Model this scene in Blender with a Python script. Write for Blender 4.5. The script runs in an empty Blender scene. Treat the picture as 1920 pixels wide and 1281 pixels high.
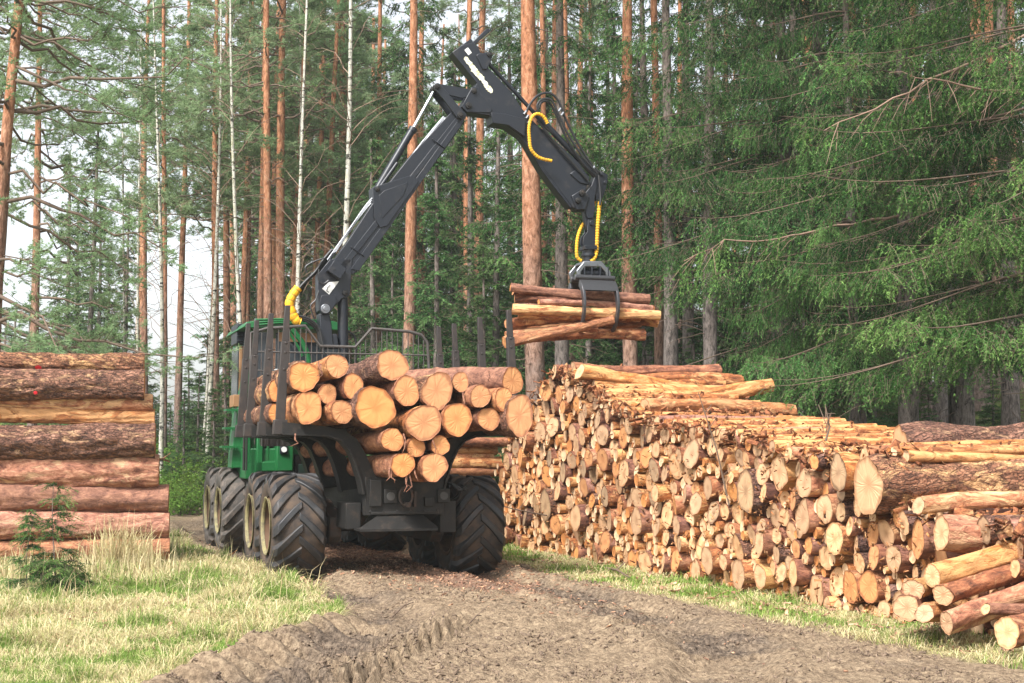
import bpy, math, random
import numpy as np
from mathutils import Matrix, Vector
R_ = math.radians
PI = math.pi
sc = bpy.context.scene
COL = sc.collection

# ------------------------------------------------------------------ camera
FPX = 2667.0                       # focal length in photo pixels (50 mm on 36 mm)
CAMZ = 1.62
PITCH = R_(4.49)
cam_d = bpy.data.cameras.new("camera")
cam = bpy.data.objects.new("camera", cam_d)
COL.objects.link(cam)
cam_d.lens = 50.0
cam_d.sensor_width = 36.0
cam_d.clip_start = 0.1
cam_d.clip_end = 2000
cam.location = (0, 0, CAMZ)
cam.rotation_euler = (R_(90) + PITCH, 0, 0)
sc.camera = cam

# ------------------------------------------------------------------ sky, sun, exposure
SUN_EL, SUN_AZ = R_(50), R_(212)      # azimuth clockwise from +Y; sun behind and left of the camera
world = bpy.data.worlds.new("World")
sc.world = world
world.use_nodes = True
nt = world.node_tree
bg = nt.nodes["Background"]
sky = nt.nodes.new("ShaderNodeTexSky")
sky.sky_type = 'NISHITA'
sky.sun_disc = False
sky.sun_elevation = SUN_EL
sky.sun_rotation = SUN_AZ
sky.air_density = 1.0
sky.dust_density = 3.0
sky.ozone_density = 1.0
hs = nt.nodes.new("ShaderNodeHueSaturation")
hs.inputs["Saturation"].default_value = 0.28
hs.inputs["Value"].default_value = 1.0
nt.links.new(sky.outputs[0], hs.inputs["Color"])
nt.links.new(hs.outputs[0], bg.inputs["Color"])
bg.inputs["Strength"].default_value = 0.15
sun_d = bpy.data.lights.new("sun", 'SUN')
sun_d.energy = 3.6
sun_d.angle = R_(11)
sun_d.color = (1.0, 0.98, 0.955)
sun = bpy.data.objects.new("sun", sun_d)
COL.objects.link(sun)
sd = Vector((math.sin(SUN_AZ) * math.cos(SUN_EL), math.cos(SUN_AZ) * math.cos(SUN_EL), math.sin(SUN_EL)))
sun.rotation_euler = sd.to_track_quat('Z', 'Y').to_euler()
sc.view_settings.view_transform = 'Standard'
sc.view_settings.look = 'None'
sc.view_settings.gamma = 1
sc.view_settings.exposure = 1.15
sc.cycles.max_bounces = 5
sc.cycles.diffuse_bounces = 3
sc.cycles.glossy_bounces = 2
sc.cycles.transmission_bounces = 3
sc.cycles.volume_bounces = 0
sc.cycles.transparent_max_bounces = 4
sc.cycles.use_denoising = True

# ------------------------------------------------------------------ coordinates
SP, CP = math.sin(PITCH), math.cos(PITCH)


def ray(u, v):
    x = (u - 960.0) / FPX
    y = -(v - 640.5) / FPX
    return Vector((x, CP - y * SP, SP + y * CP))


def at(u, v, Y):
    d = ray(u, v)
    return Vector((0, 0, CAMZ)) + d * (Y / d.y)


TH = R_(18.8)                       # heading of the road and the machine, left of +Y
FX = Vector((-math.sin(TH), math.cos(TH), 0))
RX = Vector((math.cos(TH), math.sin(TH), 0))
VO = Vector((-1.80, 19.80, 0))      # the machine's origin: ground under its rear axle
SO = Vector((4.35, 12.30, 0))       # the near end of the long stack's face


def plane(u, v, org, n, off):
    d = ray(u, v)
    c = Vector((0, 0, CAMZ))
    t = (off - (c - org).dot(n)) / d.dot(n)
    return c + d * t


def loc(u, v, s=None, L=None):      # point of a pixel ray on a plane of the machine, machine coordinates
    p = plane(u, v, VO, FX, s) if s is not None else plane(u, v, VO, RX, L)
    q = p - VO
    return Vector((q.dot(RX), q.dot(FX), q.z))


def face(u, v, q=0.0):              # point of a pixel ray on the stack's face: (s along, q into, z)
    p = plane(u, v, SO, RX, q)
    r = p - SO
    return r.dot(FX), r.dot(RX), r.z


def stackpt(s, q, z):
    p = SO + FX * s + RX * q
    p.z = z
    return p


# ------------------------------------------------------------------ noise
_rs = np.random.RandomState(5)
_tab = _rs.rand(256, 256)


def vnoise(x, y):
    xi = np.floor(x).astype(int)
    yi = np.floor(y).astype(int)
    fx = x - xi
    fy = y - yi
    fx = fx * fx * (3 - 2 * fx)
    fy = fy * fy * (3 - 2 * fy)
    a = _tab[xi & 255, yi & 255]
    b = _tab[(xi + 1) & 255, yi & 255]
    c = _tab[xi & 255, (yi + 1) & 255]
    d = _tab[(xi + 1) & 255, (yi + 1) & 255]
    return (a * (1 - fx) + b * fx) * (1 - fy) + (c * (1 - fx) + d * fx) * fy


def fbm(x, y, o=4, g=0.5):
    t = 0
    a = 1
    s = 0
    for k in range(o):
        t = t + a * (vnoise(x * 2 ** k + 17.3 * k, y * 2 ** k + 9.1 * k) - 0.5)
        s += a
        a *= g
    return t / s * 2


def smooth(a, b, x):
    t = np.clip((x - a) / (b - a), 0, 1)
    return t * t * (3 - 2 * t)


# ------------------------------------------------------------------ terrain
_LY = [6, 10, 11.7, 12.7, 13.7, 15.4, 18, 19.2, 23.3, 28.8, 40, 54, 75, 110]
_LX = [-2.7, -2.37, -2.15, -1.95, -1.66, -1.95, -2.7, -3.31, -4.95, -6.9, -10.4, -13.6, -19.5, -36]
_RY = [6, 10, 11.1, 12.7, 14.65, 16.3, 18.4, 22.2, 25, 30, 40, 54, 75, 110]
_RX = [5.2, 4.3, 3.9, 3.05, 2.42, 1.77, .97, -.08, -1.1, -3.1, -6.4, -9.8, -15.5, -31]


def road_edges(Y):
    return np.interp(Y, _LY, _LX), np.interp(Y, _RY, _RX)


_T1 = ([8, 10, 12, 13.7, 15, 19, 22, 26, 40], [-1.75, -1.65, -1.35, -1.05, -1.3, -2.75, -3.8, -5.2, -9.6])
_T2 = ([8, 10, 12, 15, 17, 19.5, 21, 26, 40], [1.5, 1.5, 1.75, 1.25, .55, -.45, -.95, -2.65, -7.3])


def road_mask(X, Y):
    l, r = road_edges(Y)
    w = 0.28 * fbm(X * 1.7, Y * 1.7, 3)
    return smooth(-.12, .12, X - l + w) * smooth(-.18, .18, r - X + w)


def ground_z(X, Y, fine=True):
    X = np.asarray(X, float)
    Y = np.asarray(Y, float)
    q = (X - SO.x) * RX.x + (Y - SO.y) * RX.y
    z = 0.03 * np.clip(Y - 30, 0, 70)
    z = z + 3.4 * smooth(3.4, 22, q) * smooth(4, 20, Y)
    z = z + 0.06 * fbm(X * .35, Y * .35, 3) * smooth(1.0, 5, np.abs(q + 3.2))
    m = road_mask(X, Y)
    l, r = road_edges(Y)
    z = z + (1 - m) * 0.05 * (X < l) * smooth(0, 1.2, l - X)
    z = z + (1 - m) * 0.03 * fbm(X * 2.5, Y * 2.5, 3)
    z = z - 0.02 * m
    t1 = np.interp(Y, *_T1)
    t2 = np.interp(Y, *_T2)
    for t, dep in ((t1, .085), (t2, .085)):
        d = np.abs(X - t)
        z = z - m * dep * .85 * (1 - smooth(.22, .46, d)) + m * .035 * np.exp(-((d - .56) / .14) ** 2) * (0.6 + 0.8 * vnoise(X * 3, Y * 3))
    if fine:
        # churned mud, and the prints of the tyre bars in the near left rut
        c = fbm(X * 4, Y * 3.2, 5, .62)
        w0 = (1 - smooth(.6, .85, np.abs(X - t1 + .05))) * (1 - smooth(12.8, 15.0, Y))
        rough_ = m * (1 - .75 * w0) * (.45 + .9 * vnoise(X * .9 + 3, Y * .8))
        rg = 1 - np.abs(fbm(X * 5 + 3, Y * 4, 4, .65)) * 2
        z = z + rough_ * (.03 * c + .04 * np.abs(fbm(X * 7 + 3, Y * 6, 5, .7)) + .028 * fbm(X * 15, Y * 11, 3, .8) + .02 * np.clip(rg - .55, 0, 1) * 2 + .035 * smooth(.62, .8, vnoise(X * 7.7, Y * 6.3)) * vnoise(X * 2, Y * 2))
        d = X - t1
        ph = (X * .80 + Y * .42 + .9 * (d + .1) ** 2 + .12 * fbm(X * 1.5, Y * 1.5, 2)) / .20
        k = np.abs(np.mod(ph, 1) - .5) * 2
        pr = smooth(.25, .75, k)
        w = w0
        z = z * 1.0 + m * w * (.14 * pr - .03) * (.6 + .8 * vnoise(X * 3, Y * 3))
        d2 = X - t2
        ph = (Y + np.abs(d2) * .7) / .2
        k = np.abs(np.mod(ph, 1) - .5) * 2
        w2 = (1 - smooth(.35, .5, np.abs(d2))) * (1 - smooth(18.6, 19.2, Y)) * smooth(.25, .5, vnoise(X * .9, Y * .9))
        z = z + m * w2 * .05 * smooth(.3, .7, k)
        # berm thrown up along the grass edge
        e = X - l - .12
        z = z + .045 * np.exp(-(e / .2) ** 2) * (1 - smooth(12.6, 14, Y)) * (.4 + vnoise(X * 5, Y * 5)) * (.6 + .8 * vnoise(X * 11, Y * 11))
    return z


def gz(x, y):
    return float(ground_z(np.array([x]), np.array([y]), False)[0])


# ------------------------------------------------------------------ mesh helpers
class MB:
    def __init__(self):
        self.v = []
        self.f = []
        self.m = []

    def add(self, vs, fs, mi=0):
        b = len(self.v)
        self.v.extend([tuple(p) for p in vs])
        for f in fs:
            self.f.append([b + i for i in f])
            self.m.append(mi)
        return self

    def box(self, c, size, rot=None, mi=0):
        sx, sy, sz = [k / 2 for k in size]
        vs = [Vector((x, y, z)) for x in (-sx, sx) for y in (-sy, sy) for z in (-sz, sz)]
        if rot is not None:
            vs = [rot @ p for p in vs]
        c = Vector(c)
        vs = [p + c for p in vs]
        return self.add(vs, [(0, 1, 3, 2), (4, 6, 7, 5), (0, 4, 5, 1), (2, 3, 7, 6), (0, 2, 6, 4), (1, 5, 7, 3)], mi)

    def prism(self, pts, vec, mi=0):
        n = len(pts)
        pts = [Vector(p) for p in pts]
        vec = Vector(vec)
        vs = pts + [p + vec for p in pts]
        nrm = Vector((0, 0, 0))
        for i in range(n):
            nrm += pts[i].cross(pts[(i + 1) % n])
        if nrm.dot(vec) > 0:
            bot, top = list(range(n))[::-1], list(range(n, 2 * n))
            sides = [(i, (i + 1) % n, (i + 1) % n + n, i + n) for i in range(n)]
        else:
            bot, top = list(range(n)), list(range(n, 2 * n))[::-1]
            sides = [(i + n, (i + 1) % n + n, (i + 1) % n, i) for i in range(n)]
        return self.add(vs, [bot, top] + sides, mi)

    def tube(self, pts, r, n=8, mi=0, cap=True):
        pts = [Vector(p) for p in pts]
        k = len(pts)
        rr = r if isinstance(r, (list, tuple)) else [r] * k
        ts = [(pts[min(i + 1, k - 1)] - pts[max(i - 1, 0)]).normalized() for i in range(k)]
        up = Vector((0, 0, 1)) if abs(ts[0].z) < .9 else Vector((1, 0, 0))
        a = ts[0].cross(up).normalized()
        vs = []
        for i in range(k):
            a = (a - ts[i] * a.dot(ts[i]))
            a = a.normalized() if a.length > 1e-6 else ts[i].orthogonal().normalized()
            b = ts[i].cross(a)
            for j in range(n):
                w = 2 * PI * j / n
                vs.append(pts[i] + (a * math.cos(w) + b * math.sin(w)) * rr[i])
        fs = [(i * n + j, i * n + (j + 1) % n, (i + 1) * n + (j + 1) % n, (i + 1) * n + j) for i in range(k - 1) for j in range(n)]
        if cap:
            fs += [tuple(range(n))[::-1], tuple(range((k - 1) * n, k * n))]
        return self.add(vs, fs, mi)

    def cyl(self, p0, p1, r, r1=None, n=16, mi=0):
        return self.tube([p0, p1], [r, r if r1 is None else r1], n, mi)

    def lathe_x(self, prof, c=(0, 0, 0), n=48, mi=0):      # prof: (x, r), closed loop; revolved about X through c
        m = len(prof)
        vs = []
        for i in range(n):
            w = 2 * PI * i / n
            for (x, r) in prof:
                vs.append((c[0] + x, c[1] + r * math.cos(w), c[2] + r * math.sin(w)))
        fs = [(i * m + j, ((i + 1) % n) * m + j, ((i + 1) % n) * m + (j + 1) % m, i * m + (j + 1) % m) for i in range(n) for j in range(m)]
        return self.add(vs, fs, mi)


def link(o, parent=None):
    COL.objects.link(o)
    if parent is not None:
        o.parent = parent
    return o


def tag(o, label=None, cat=None, group=None, kind=None):
    if label:
        o["label"] = label
    if cat:
        o["category"] = cat
    if group:
        o["group"] = group
    if kind:
        o["kind"] = kind
    return o


def obj(name, mb, mats, parent=None, smooth=True, ang=38, bevel=0):
    me = bpy.data.meshes.new(name)
    me.from_pydata(mb.v, [], mb.f)
    if not isinstance(mats, (list, tuple)):
        mats = [mats]
    for m in mats:
        me.materials.append(m)
    if len(mats) > 1:
        me.polygons.foreach_set("material_index", mb.m)
    if smooth:
        me.shade_smooth()
        me.set_sharp_from_angle(angle=R_(ang))
    me.update()
    o = bpy.data.objects.new(name, me)
    if bevel:
        b = o.modifiers.new("bevel", 'BEVEL')
        b.width = bevel
        b.segments = 2
        b.limit_method = 'ANGLE'
        b.angle_limit = R_(40)
    return link(o, parent)


def empty(name, p, rz=0, **kw):
    o = bpy.data.objects.new(name, None)
    o.empty_display_size = .2
    o.location = p
    o.rotation_euler = (0, 0, rz)
    link(o)
    return tag(o, **kw)


def mesh_np(name, verts, faces, mat, attrs=None, smooth=False):
    """verts (N,3), faces (M,k) arrays of one size k"""
    me = bpy.data.meshes.new(name)
    verts = np.ascontiguousarray(verts, dtype=np.float32)
    faces = np.ascontiguousarray(faces, dtype=np.int32)
    m, k = faces.shape
    me.vertices.add(len(verts))
    me.vertices.foreach_set("co", verts.ravel())
    me.loops.add(m * k)
    me.loops.foreach_set("vertex_index", faces.ravel())
    me.polygons.add(m)
    me.polygons.foreach_set("loop_start", np.arange(0, m * k, k, dtype=np.int32))
    me.polygons.foreach_set("loop_total", np.full(m, k, dtype=np.int32))
    if smooth:
        me.polygons.foreach_set("use_smooth", np.ones(m, dtype=bool))
    for n_, a in (attrs or {}).items():
        at_ = me.attributes.new(n_, 'FLOAT', 'POINT')
        at_.data.foreach_set("value", np.ascontiguousarray(a, dtype=np.float32))
    me.update(calc_edges=True)
    for mm in (mat if isinstance(mat, (list, tuple)) else [mat]):
        me.materials.append(mm)
    return me


# ------------------------------------------------------------------ materials
class N:
    def __init__(self, name):
        self.mat = bpy.data.materials.new(name)
        self.mat.use_nodes = True
        self.t = self.mat.node_tree
        self.b = self.t.nodes["Principled BSDF"]
        self.b.inputs["Specular IOR Level"].default_value = 0.3

    def n(self, typ, **kw):
        nd = self.t.nodes.new(typ)
        for k, v in kw.items():
            if k in nd.inputs:
                nd.inputs[k].default_value = v
            else:
                setattr(nd, k, v)
        return nd

    def l(self, a, b):
        self.t.links.new(a, b)

    def coord(self, scale=(1, 1, 1), rnd=True, kind="Object"):
        tc = self.n("ShaderNodeTexCoord")
        mp = self.n("ShaderNodeMapping")
        mp.inputs["Scale"].default_value = scale
        self.l(tc.outputs[kind], mp.inputs["Vector"])
        if rnd:
            oi = self.n("ShaderNodeObjectInfo")
            ml = self.n("ShaderNodeMath", operation='MULTIPLY')
            ml.inputs[1].default_value = 37.0
            self.l(oi.outputs["Random"], ml.inputs[0])
            self.l(ml.outputs[0], mp.inputs["Location"])
        return mp.outputs[0]

    def noise(self, vec, scale, detail=4, rough=.6, dist=0):
        nd = self.n("ShaderNodeTexNoise")
        nd.inputs["Scale"].default_value = scale
        nd.inputs["Detail"].default_value = detail
        nd.inputs["Roughness"].default_value = rough
        nd.inputs["Distortion"].default_value = dist
        if vec is not None:
            self.l(vec, nd.inputs["Vector"])
        return nd.outputs[0]

    def ramp(self, fac, stops):
        nd = self.n("ShaderNodeValToRGB")
        cr = nd.color_ramp
        while len(cr.elements) < len(stops):
            cr.elements.new(0.5)
        for e, (p, c) in zip(cr.elements, stops):
            e.position = p
            e.color = tuple(c) + (1,) if len(c) == 3 else c
        self.l(fac, nd.inputs[0])
        return nd.outputs[0]

    def mix(self, fac, a, b, blend='MIX'):
        nd = self.n("ShaderNodeMix", data_type='RGBA', blend_type=blend)
        for i, x in ((0, fac), (6, a), (7, b)):
            if isinstance(x, (int, float)):
                nd.inputs[i].default_value = x
            elif isinstance(x, tuple):
                nd.inputs[i].default_value = x + (1,) if len(x) == 3 else x
            else:
                self.l(x, nd.inputs[i])
        return nd.outputs[2]

    def math(self, op, a, b=0.0):
        nd = self.n("ShaderNodeMath", operation=op)
        for i, x in ((0, a), (1, b)):
            if isinstance(x, (int, float)):
                nd.inputs[i].default_value = x
            else:
                self.l(x, nd.inputs[i])
        return nd.outputs[0]

    def bump(self, h, strength=.5, dist=.02):
        nd = self.n("ShaderNodeBump")
        nd.inputs["Strength"].default_value = strength
        nd.inputs["Distance"].default_value = dist
        self.l(h, nd.inputs["Height"])
        self.l(nd.outputs[0], self.b.inputs["Normal"])

    def out(self, col=None, rough=.7, metal=0, spec=None):
        if col is not None:
            if isinstance(col, tuple):
                self.b.inputs["Base Color"].default_value = col + (1,)
            else:
                self.l(col, self.b.inputs["Base Color"])
        if isinstance(rough, (int, float)):
            self.b.inputs["Roughness"].default_value = rough
        else:
            self.l(rough, self.b.inputs["Roughness"])
        self.b.inputs["Metallic"].default_value = metal
        if spec is not None:
            self.b.inputs["Specular IOR Level"].default_value = spec
        return self.mat


def m_log_bark(name, dark, mid, light, peel, thr, plate=0, vary=.10):
    """bark of felled pine: flaky, with peeled patches running along the log (local X)"""
    g = N(name)
    v = g.coord((.55, 1, 1))
    v2 = g.coord((1, 1, 1))
    oi = g.n("ShaderNodeObjectInfo")
    rnd = oi.outputs["Random"]
    n1 = g.noise(v, 11, 8, .75, .5)
    base = g.ramp(n1, [(.36, dark), (.5, mid), (.64, light)])
    vo = g.n("ShaderNodeTexVoronoi", feature='DISTANCE_TO_EDGE')
    vv = g.coord((.30, 1, 1))
    nd = g.noise(v2, 9, 3, .6)
    add = g.n("ShaderNodeVectorMath", operation='ADD')
    sc_ = g.n("ShaderNodeVectorMath", operation='SCALE')
    g.l(nd, sc_.inputs[0])
    sc_.inputs["Scale"].default_value = .16
    g.l(vv, add.inputs[0])
    g.l(sc_.outputs[0], add.inputs[1])
    g.l(add.outputs[0], vo.inputs["Vector"])
    vo.inputs["Scale"].default_value = 24
    crack = g.ramp(vo.outputs["Distance"], [(.0, (0, 0, 0)), (.13 if plate else .08, (1, 1, 1))])
    if plate:
        base = g.mix(g.math('MULTIPLY', g.math('SUBTRACT', 1.0, crack), .62), base, (.035, .02, .015))
    # peeled patches
    np_ = g.noise(g.coord((.38, 1, 1)), 4.6, 6, .7, 1.2)
    t = g.math('ADD', np_, g.math('MULTIPLY', g.math('SUBTRACT', rnd, .5), vary * 2))
    tf = g.math('ADD', t, g.math('MULTIPLY', g.math('SUBTRACT', g.noise(g.coord((.5, 1, 1)), 26, 6, .72), .5), .16))
    pm = g.ramp(tf, [(thr, (0, 0, 0)), (thr + .07, (.92, .92, .92))])
    pn = g.noise(g.coord((.25, 1, 1)), 16, 4, .6)
    pc = g.ramp(pn, [(.3, tuple(c * .62 for c in peel)), (.55, peel), (.75, tuple(min(.85, c * 1.2) for c in peel))])
    col = g.mix(pm, base, pc)
    # colour of each log drifts
    hs_ = g.n("ShaderNodeHueSaturation")
    g.l(col, hs_.inputs["Color"])
    g.l(g.math('ADD', .72, g.math('MULTIPLY', rnd, .5)), hs_.inputs["Value"])
    g.l(g.math('ADD', .498, g.math('MULTIPLY', rnd, .011)), hs_.inputs["Hue"])
    g.l(g.math('ADD', .85, g.math('MULTIPLY', rnd, .25)), hs_.inputs["Saturation"])
    h = g.math('ADD', g.math('MULTIPLY', crack, .5 if plate else .12), g.math('MULTIPLY', n1, .8))
    h = g.math('SUBTRACT', h, g.math('MULTIPLY', pm, .35))
    g.bump(h, 1.0, .04 if plate else .025)
    return g.out(hs_.outputs[0], .75)


def m_cut(name, heart, sap, rim, ring=.35, vary=.25):
    """sawn face: rings about the local X axis, darker heart, a few checks"""
    g = N(name)
    tc = g.n("ShaderNodeTexCoord")
    oi = g.n("ShaderNodeObjectInfo")
    sx = g.n("ShaderNodeSeparateXYZ")
    g.l(tc.outputs["Object"], sx.inputs[0])
    y = g.math('ADD', sx.outputs[1], g.math('MULTIPLY', g.math('SUBTRACT', oi.outputs["Random"], .5), .03))
    z = sx.outputs[2]
    r = g.math('SQRT', g.math('ADD', g.math('MULTIPLY', y, y), g.math('MULTIPLY', z, z)))
    vn = g.coord((1, 1, 1))
    wob = g.noise(vn, 9, 3, .5)
    rw = g.math('ADD', r, g.math('MULTIPLY', wob, .035))
    rings = g.math('SINE', g.math('MULTIPLY', rw, 2 * PI / .017))
    rings = g.math('MULTIPLY', g.math('ADD', rings, 1.0), .5)
    at_ = g.n("ShaderNodeAttribute")
    at_.attribute_name = "rad"
    e = at_.outputs["Fac"]
    ew = g.math('ADD', e, g.math('MULTIPLY', g.math('SUBTRACT', wob, .5), .5))
    c = g.ramp(ew, [(.10, heart), (.42, sap), (.80, sap), (.97, rim)])
    big = g.noise(vn, 5, 4, .6)
    c = g.mix(g.ramp(big, [(.42, (0, 0, 0)), (.7, (.32, .32, .32))]), c, tuple(k * .62 for k in heart))
    c = g.mix(g.math('MULTIPLY', rings, ring), c, tuple(k * .72 for k in sap))
    th = g.n("ShaderNodeMath", operation='ARCTAN2')
    g.l(y, th.inputs[0])
    g.l(z, th.inputs[1])
    cb = g.n("ShaderNodeCombineXYZ")
    g.l(g.math('MULTIPLY', th.outputs[0], 2.6), cb.inputs[0])
    g.l(g.math('MULTIPLY', e, 1.1), cb.inputs[1])
    g.l(g.math('MULTIPLY', oi.outputs["Random"], 50.0), cb.inputs[2])
    ck = g.noise(cb.outputs[0], 3.0, 2, .5)
    cm = g.ramp(ck, [(.25, (1, 1, 1)), (.3, (0, 0, 0))])
    c = g.mix(g.math('MULTIPLY', cm, .35), c, tuple(k * .3 for k in heart))
    hs_ = g.n("ShaderNodeHueSaturation")
    g.l(c, hs_.inputs["Color"])
    g.l(g.math('ADD', 1 - vary * .75, g.math('MULTIPLY', oi.outputs["Random"], vary)), hs_.inputs["Value"])
    g.l(g.math('ADD', .93, g.math('MULTIPLY', oi.outputs["Random"], .1)), hs_.inputs["Saturation"])
    g.bump(g.math('ADD', g.noise(g.coord((1, 1, .12)), 60, 3, .6), g.math('MULTIPLY', rings, .15)), .25, .006)
    return g.out(hs_.outputs[0], .7)


def m_trunk(name, low, high, z0, z1, flake, kind="pine"):
    """standing trunk: grey plated bark low down, orange flaky bark higher (pine)"""
    g = N(name)
    tc = g.n("ShaderNodeTexCoord")
    sx = g.n("ShaderNodeSeparateXYZ")
    g.l(tc.outputs["Object"], sx.inputs[0])
    v = g.coord((1, 1, .35))
    n1 = g.noise(v, 15, 7, .75, .6)
    n2 = g.noise(g.coord((1, 1, .6)), 3, 4, .6)
    a = g.ramp(n1, [(.38, tuple(c * .28 for c in low)), (.5, low), (.64, tuple(c * 1.7 for c in low))])
    b = g.ramp(n1, [(.36, tuple(c * .35 for c in high)), (.5, high), (.64, flake)])
    mr = g.n("ShaderNodeMapRange")
    mr.inputs[1].default_value = z0
    mr.inputs[2].default_value = z1
    g.l(g.math('ADD', sx.outputs[2], g.math('MULTIPLY', g.math('SUBTRACT', n2, .5), 5.0)), mr.inputs[0])
    c = g.mix(mr.outputs[0], a, b)
    if kind == "birch":
        vb = g.coord((1.3, 1.3, 5.5))
        nb = g.noise(vb, 2.0, 3, .7, .3)
        mk = g.ramp(nb, [(.40, (1, 1, 1)), (.44, (0, 0, 0))])
        c = g.mix(mk, c, (.03, .027, .022))
        nl = g.noise(g.coord((1, 1, .5)), 6, 3, .6)
        c = g.mix(g.ramp(nl, [(.55, (0, 0, 0)), (.7, (.8, .8, .8))]), c, (.34, .33, .20))
    g.bump(n1, .9, .03)
    return g.out(c, .85, spec=.15)


def m_leaf(name, c1, c2, c3, trans=.3, scale=.9, tone=False):
    g = N(name)
    geo = g.n("ShaderNodeTexCoord")
    n1 = g.noise(g.coord((1, 1, 1)), scale, 4, .7)
    oi = g.n("ShaderNodeObjectInfo")
    n2 = g.noise(g.coord((1, 1, 1)), 9, 3, .7)
    nz = g.math('ADD', g.math('MULTIPLY', n1, .62), g.math('MULTIPLY', n2, .38))
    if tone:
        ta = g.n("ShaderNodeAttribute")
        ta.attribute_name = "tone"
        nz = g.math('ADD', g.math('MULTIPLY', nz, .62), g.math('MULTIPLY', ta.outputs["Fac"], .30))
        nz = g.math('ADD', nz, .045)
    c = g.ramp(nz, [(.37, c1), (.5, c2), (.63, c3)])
    hs_ = g.n("ShaderNodeHueSaturation")
    g.l(c, hs_.inputs["Color"])
    g.l(g.math('ADD', .8, g.math('MULTIPLY', oi.outputs["Random"], .4)), hs_.inputs["Value"])
    g.l(g.math('ADD', .485, g.math('MULTIPLY', oi.outputs["Random"], .03)), hs_.inputs["Hue"])
    g.t.nodes.remove(g.b)
    d = g.n("ShaderNodeBsdfDiffuse")
    tr = g.n("ShaderNodeBsdfTranslucent")
    mx = g.n("ShaderNodeMixShader")
    mx.inputs[0].default_value = trans
    g.l(hs_.outputs[0], d.inputs[0])
    g.l(hs_.outputs[0], tr.inputs[0])
    g.l(d.outputs[0], mx.inputs[1])
    g.l(tr.outputs[0], mx.inputs[2])
    o = [n for n in g.t.nodes if n.type == 'OUTPUT_MATERIAL'][0]
    g.l(mx.outputs[0], o.inputs[0])
    return g.mat


def m_plain(name, col, rough=.5, metal=0, dirt=None, dirt_amt=.5, scale=6, spec=.4, bump=.15):
    g = N(name)
    v = g.coord((1, 1, 1))
    n1 = g.noise(v, scale, 6, .68)
    n2 = g.noise(v, scale * 9, 4, .6)
    c = g.mix(g.math('MULTIPLY', n2, .5), col, tuple(min(1, k * 1.5 + .004) for k in col))
    if dirt:
        dm = g.ramp(n1, [(.62 - dirt_amt * .3, (0, 0, 0)), (.78 - dirt_amt * .2, (1, 1, 1))])
        c = g.mix(g.math('MULTIPLY', dm, min(1, dirt_amt + .3)), c, dirt)
    g.bump(g.math('ADD', n1, g.math('MULTIPLY', n2, .4)), bump, .01)
    rr = g.math('ADD', rough - .1, g.math('MULTIPLY', n1, .25))
    return g.out(c, rr, metal, spec)


M = {}
M['bark_red'] = m_log_bark("bark_red_flaky", (.07, .025, .015), (.24, .08, .04), (.44, .18, .085), (.53, .275, .14), .575)
M['bark_thin'] = m_log_bark("bark_thin_peeling", (.12, .042, .022), (.31, .115, .052), (.50, .215, .095), (.55, .285, .145), .55, vary=.14)
M['bark_plate'] = m_log_bark("bark_plated", (.07, .032, .022), (.21, .088, .055), (.39, .195, .125), (.62, .35, .19), .56, plate=1, vary=.05)
M['bark_pink'] = m_log_bark("bark_pink", (.13, .042, .026), (.38, .145, .080), (.58, .29, .17), (.64, .37, .20), .525, plate=0)
M['cut_load'] = m_cut("cut_face_orange", (.50, .20, .070), (.62, .285, .105), (.27, .085, .035), .48, .16)
M['cut_stack'] = m_cut("cut_face_pale", (.46, .25, .12), (.66, .395, .210), (.34, .16, .07), .42, .36)
M['cut_grey'] = m_cut("cut_face_weathered", (.34, .20, .11), (.50, .32, .18), (.16, .085, .045), .3, .3)
M['pine_trunk'] = m_trunk("pine_trunk_bark", (.16, .12, .10), (.34, .145, .072), 2.0, 8.5, (.52, .28, .165))
M['spruce_trunk'] = m_trunk("spruce_trunk_bark", (.15, .125, .11), (.13, .10, .08), 4, 14, (.2, .16, .13))
M['birch_trunk'] = m_trunk("birch_bark", (.38, .36, .30), (.47, .45, .38), 0, 6, (.54, .52, .45), "birch")
M['twig'] = m_plain("bare_twig", (.11, .075, .052), .8, 0, (.28, .2, .14), .3, 5)
M['twig_pale'] = m_plain("bare_bough", (.22, .14, .10), .8, 0, (.30, .24, .18), .3, 5)
M['birch_twig'] = m_plain("birch_twig", (.20, .13, .09), .8, 0, (.3, .24, .17), .3, 5)
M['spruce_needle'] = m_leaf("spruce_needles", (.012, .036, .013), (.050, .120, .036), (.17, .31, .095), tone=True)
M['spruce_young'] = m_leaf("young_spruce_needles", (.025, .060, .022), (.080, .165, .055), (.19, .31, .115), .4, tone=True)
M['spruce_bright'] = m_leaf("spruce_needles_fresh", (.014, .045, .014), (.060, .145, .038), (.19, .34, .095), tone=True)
M['pine_needle'] = m_leaf("pine_needles_mist_pale", (.14, .22, .10), (.26, .36, .18), (.38, .48, .28), .55)  # paler than real needles: the glow of sunlit mist is painted into the colours
M['bush_leaf'] = m_leaf("undergrowth_leaves", (.06, .11, .02), (.12, .20, .04), (.20, .30, .07), .35)
M['black'] = m_plain("black_paint", (.009, .011, .016), .38, 0, (.06, .052, .045), .2, 5, .45, .08)
M['steel_dark'] = m_plain("dark_worn_steel", (.014, .013, .012), .55, .2, (.07, .048, .034), .3, 7, .4, .2)
M['rusty'] = m_plain("rusty_steel", (.045, .034, .028), .7, 0, (.11, .055, .035), .5, 9, .3, .25)
M['chrome'] = m_plain("chrome_rod", (.62, .66, .68), .22, 1.0, None, 0, 6, .5, .02)
M['silver'] = m_plain("bare_steel", (.20, .21, .225), .38, .8, (.10, .09, .085), .3, 9, .5, .1)
M['yellow_rib'] = m_plain("hose_guard_gap", (.36, .18, .015), .6)
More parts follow.
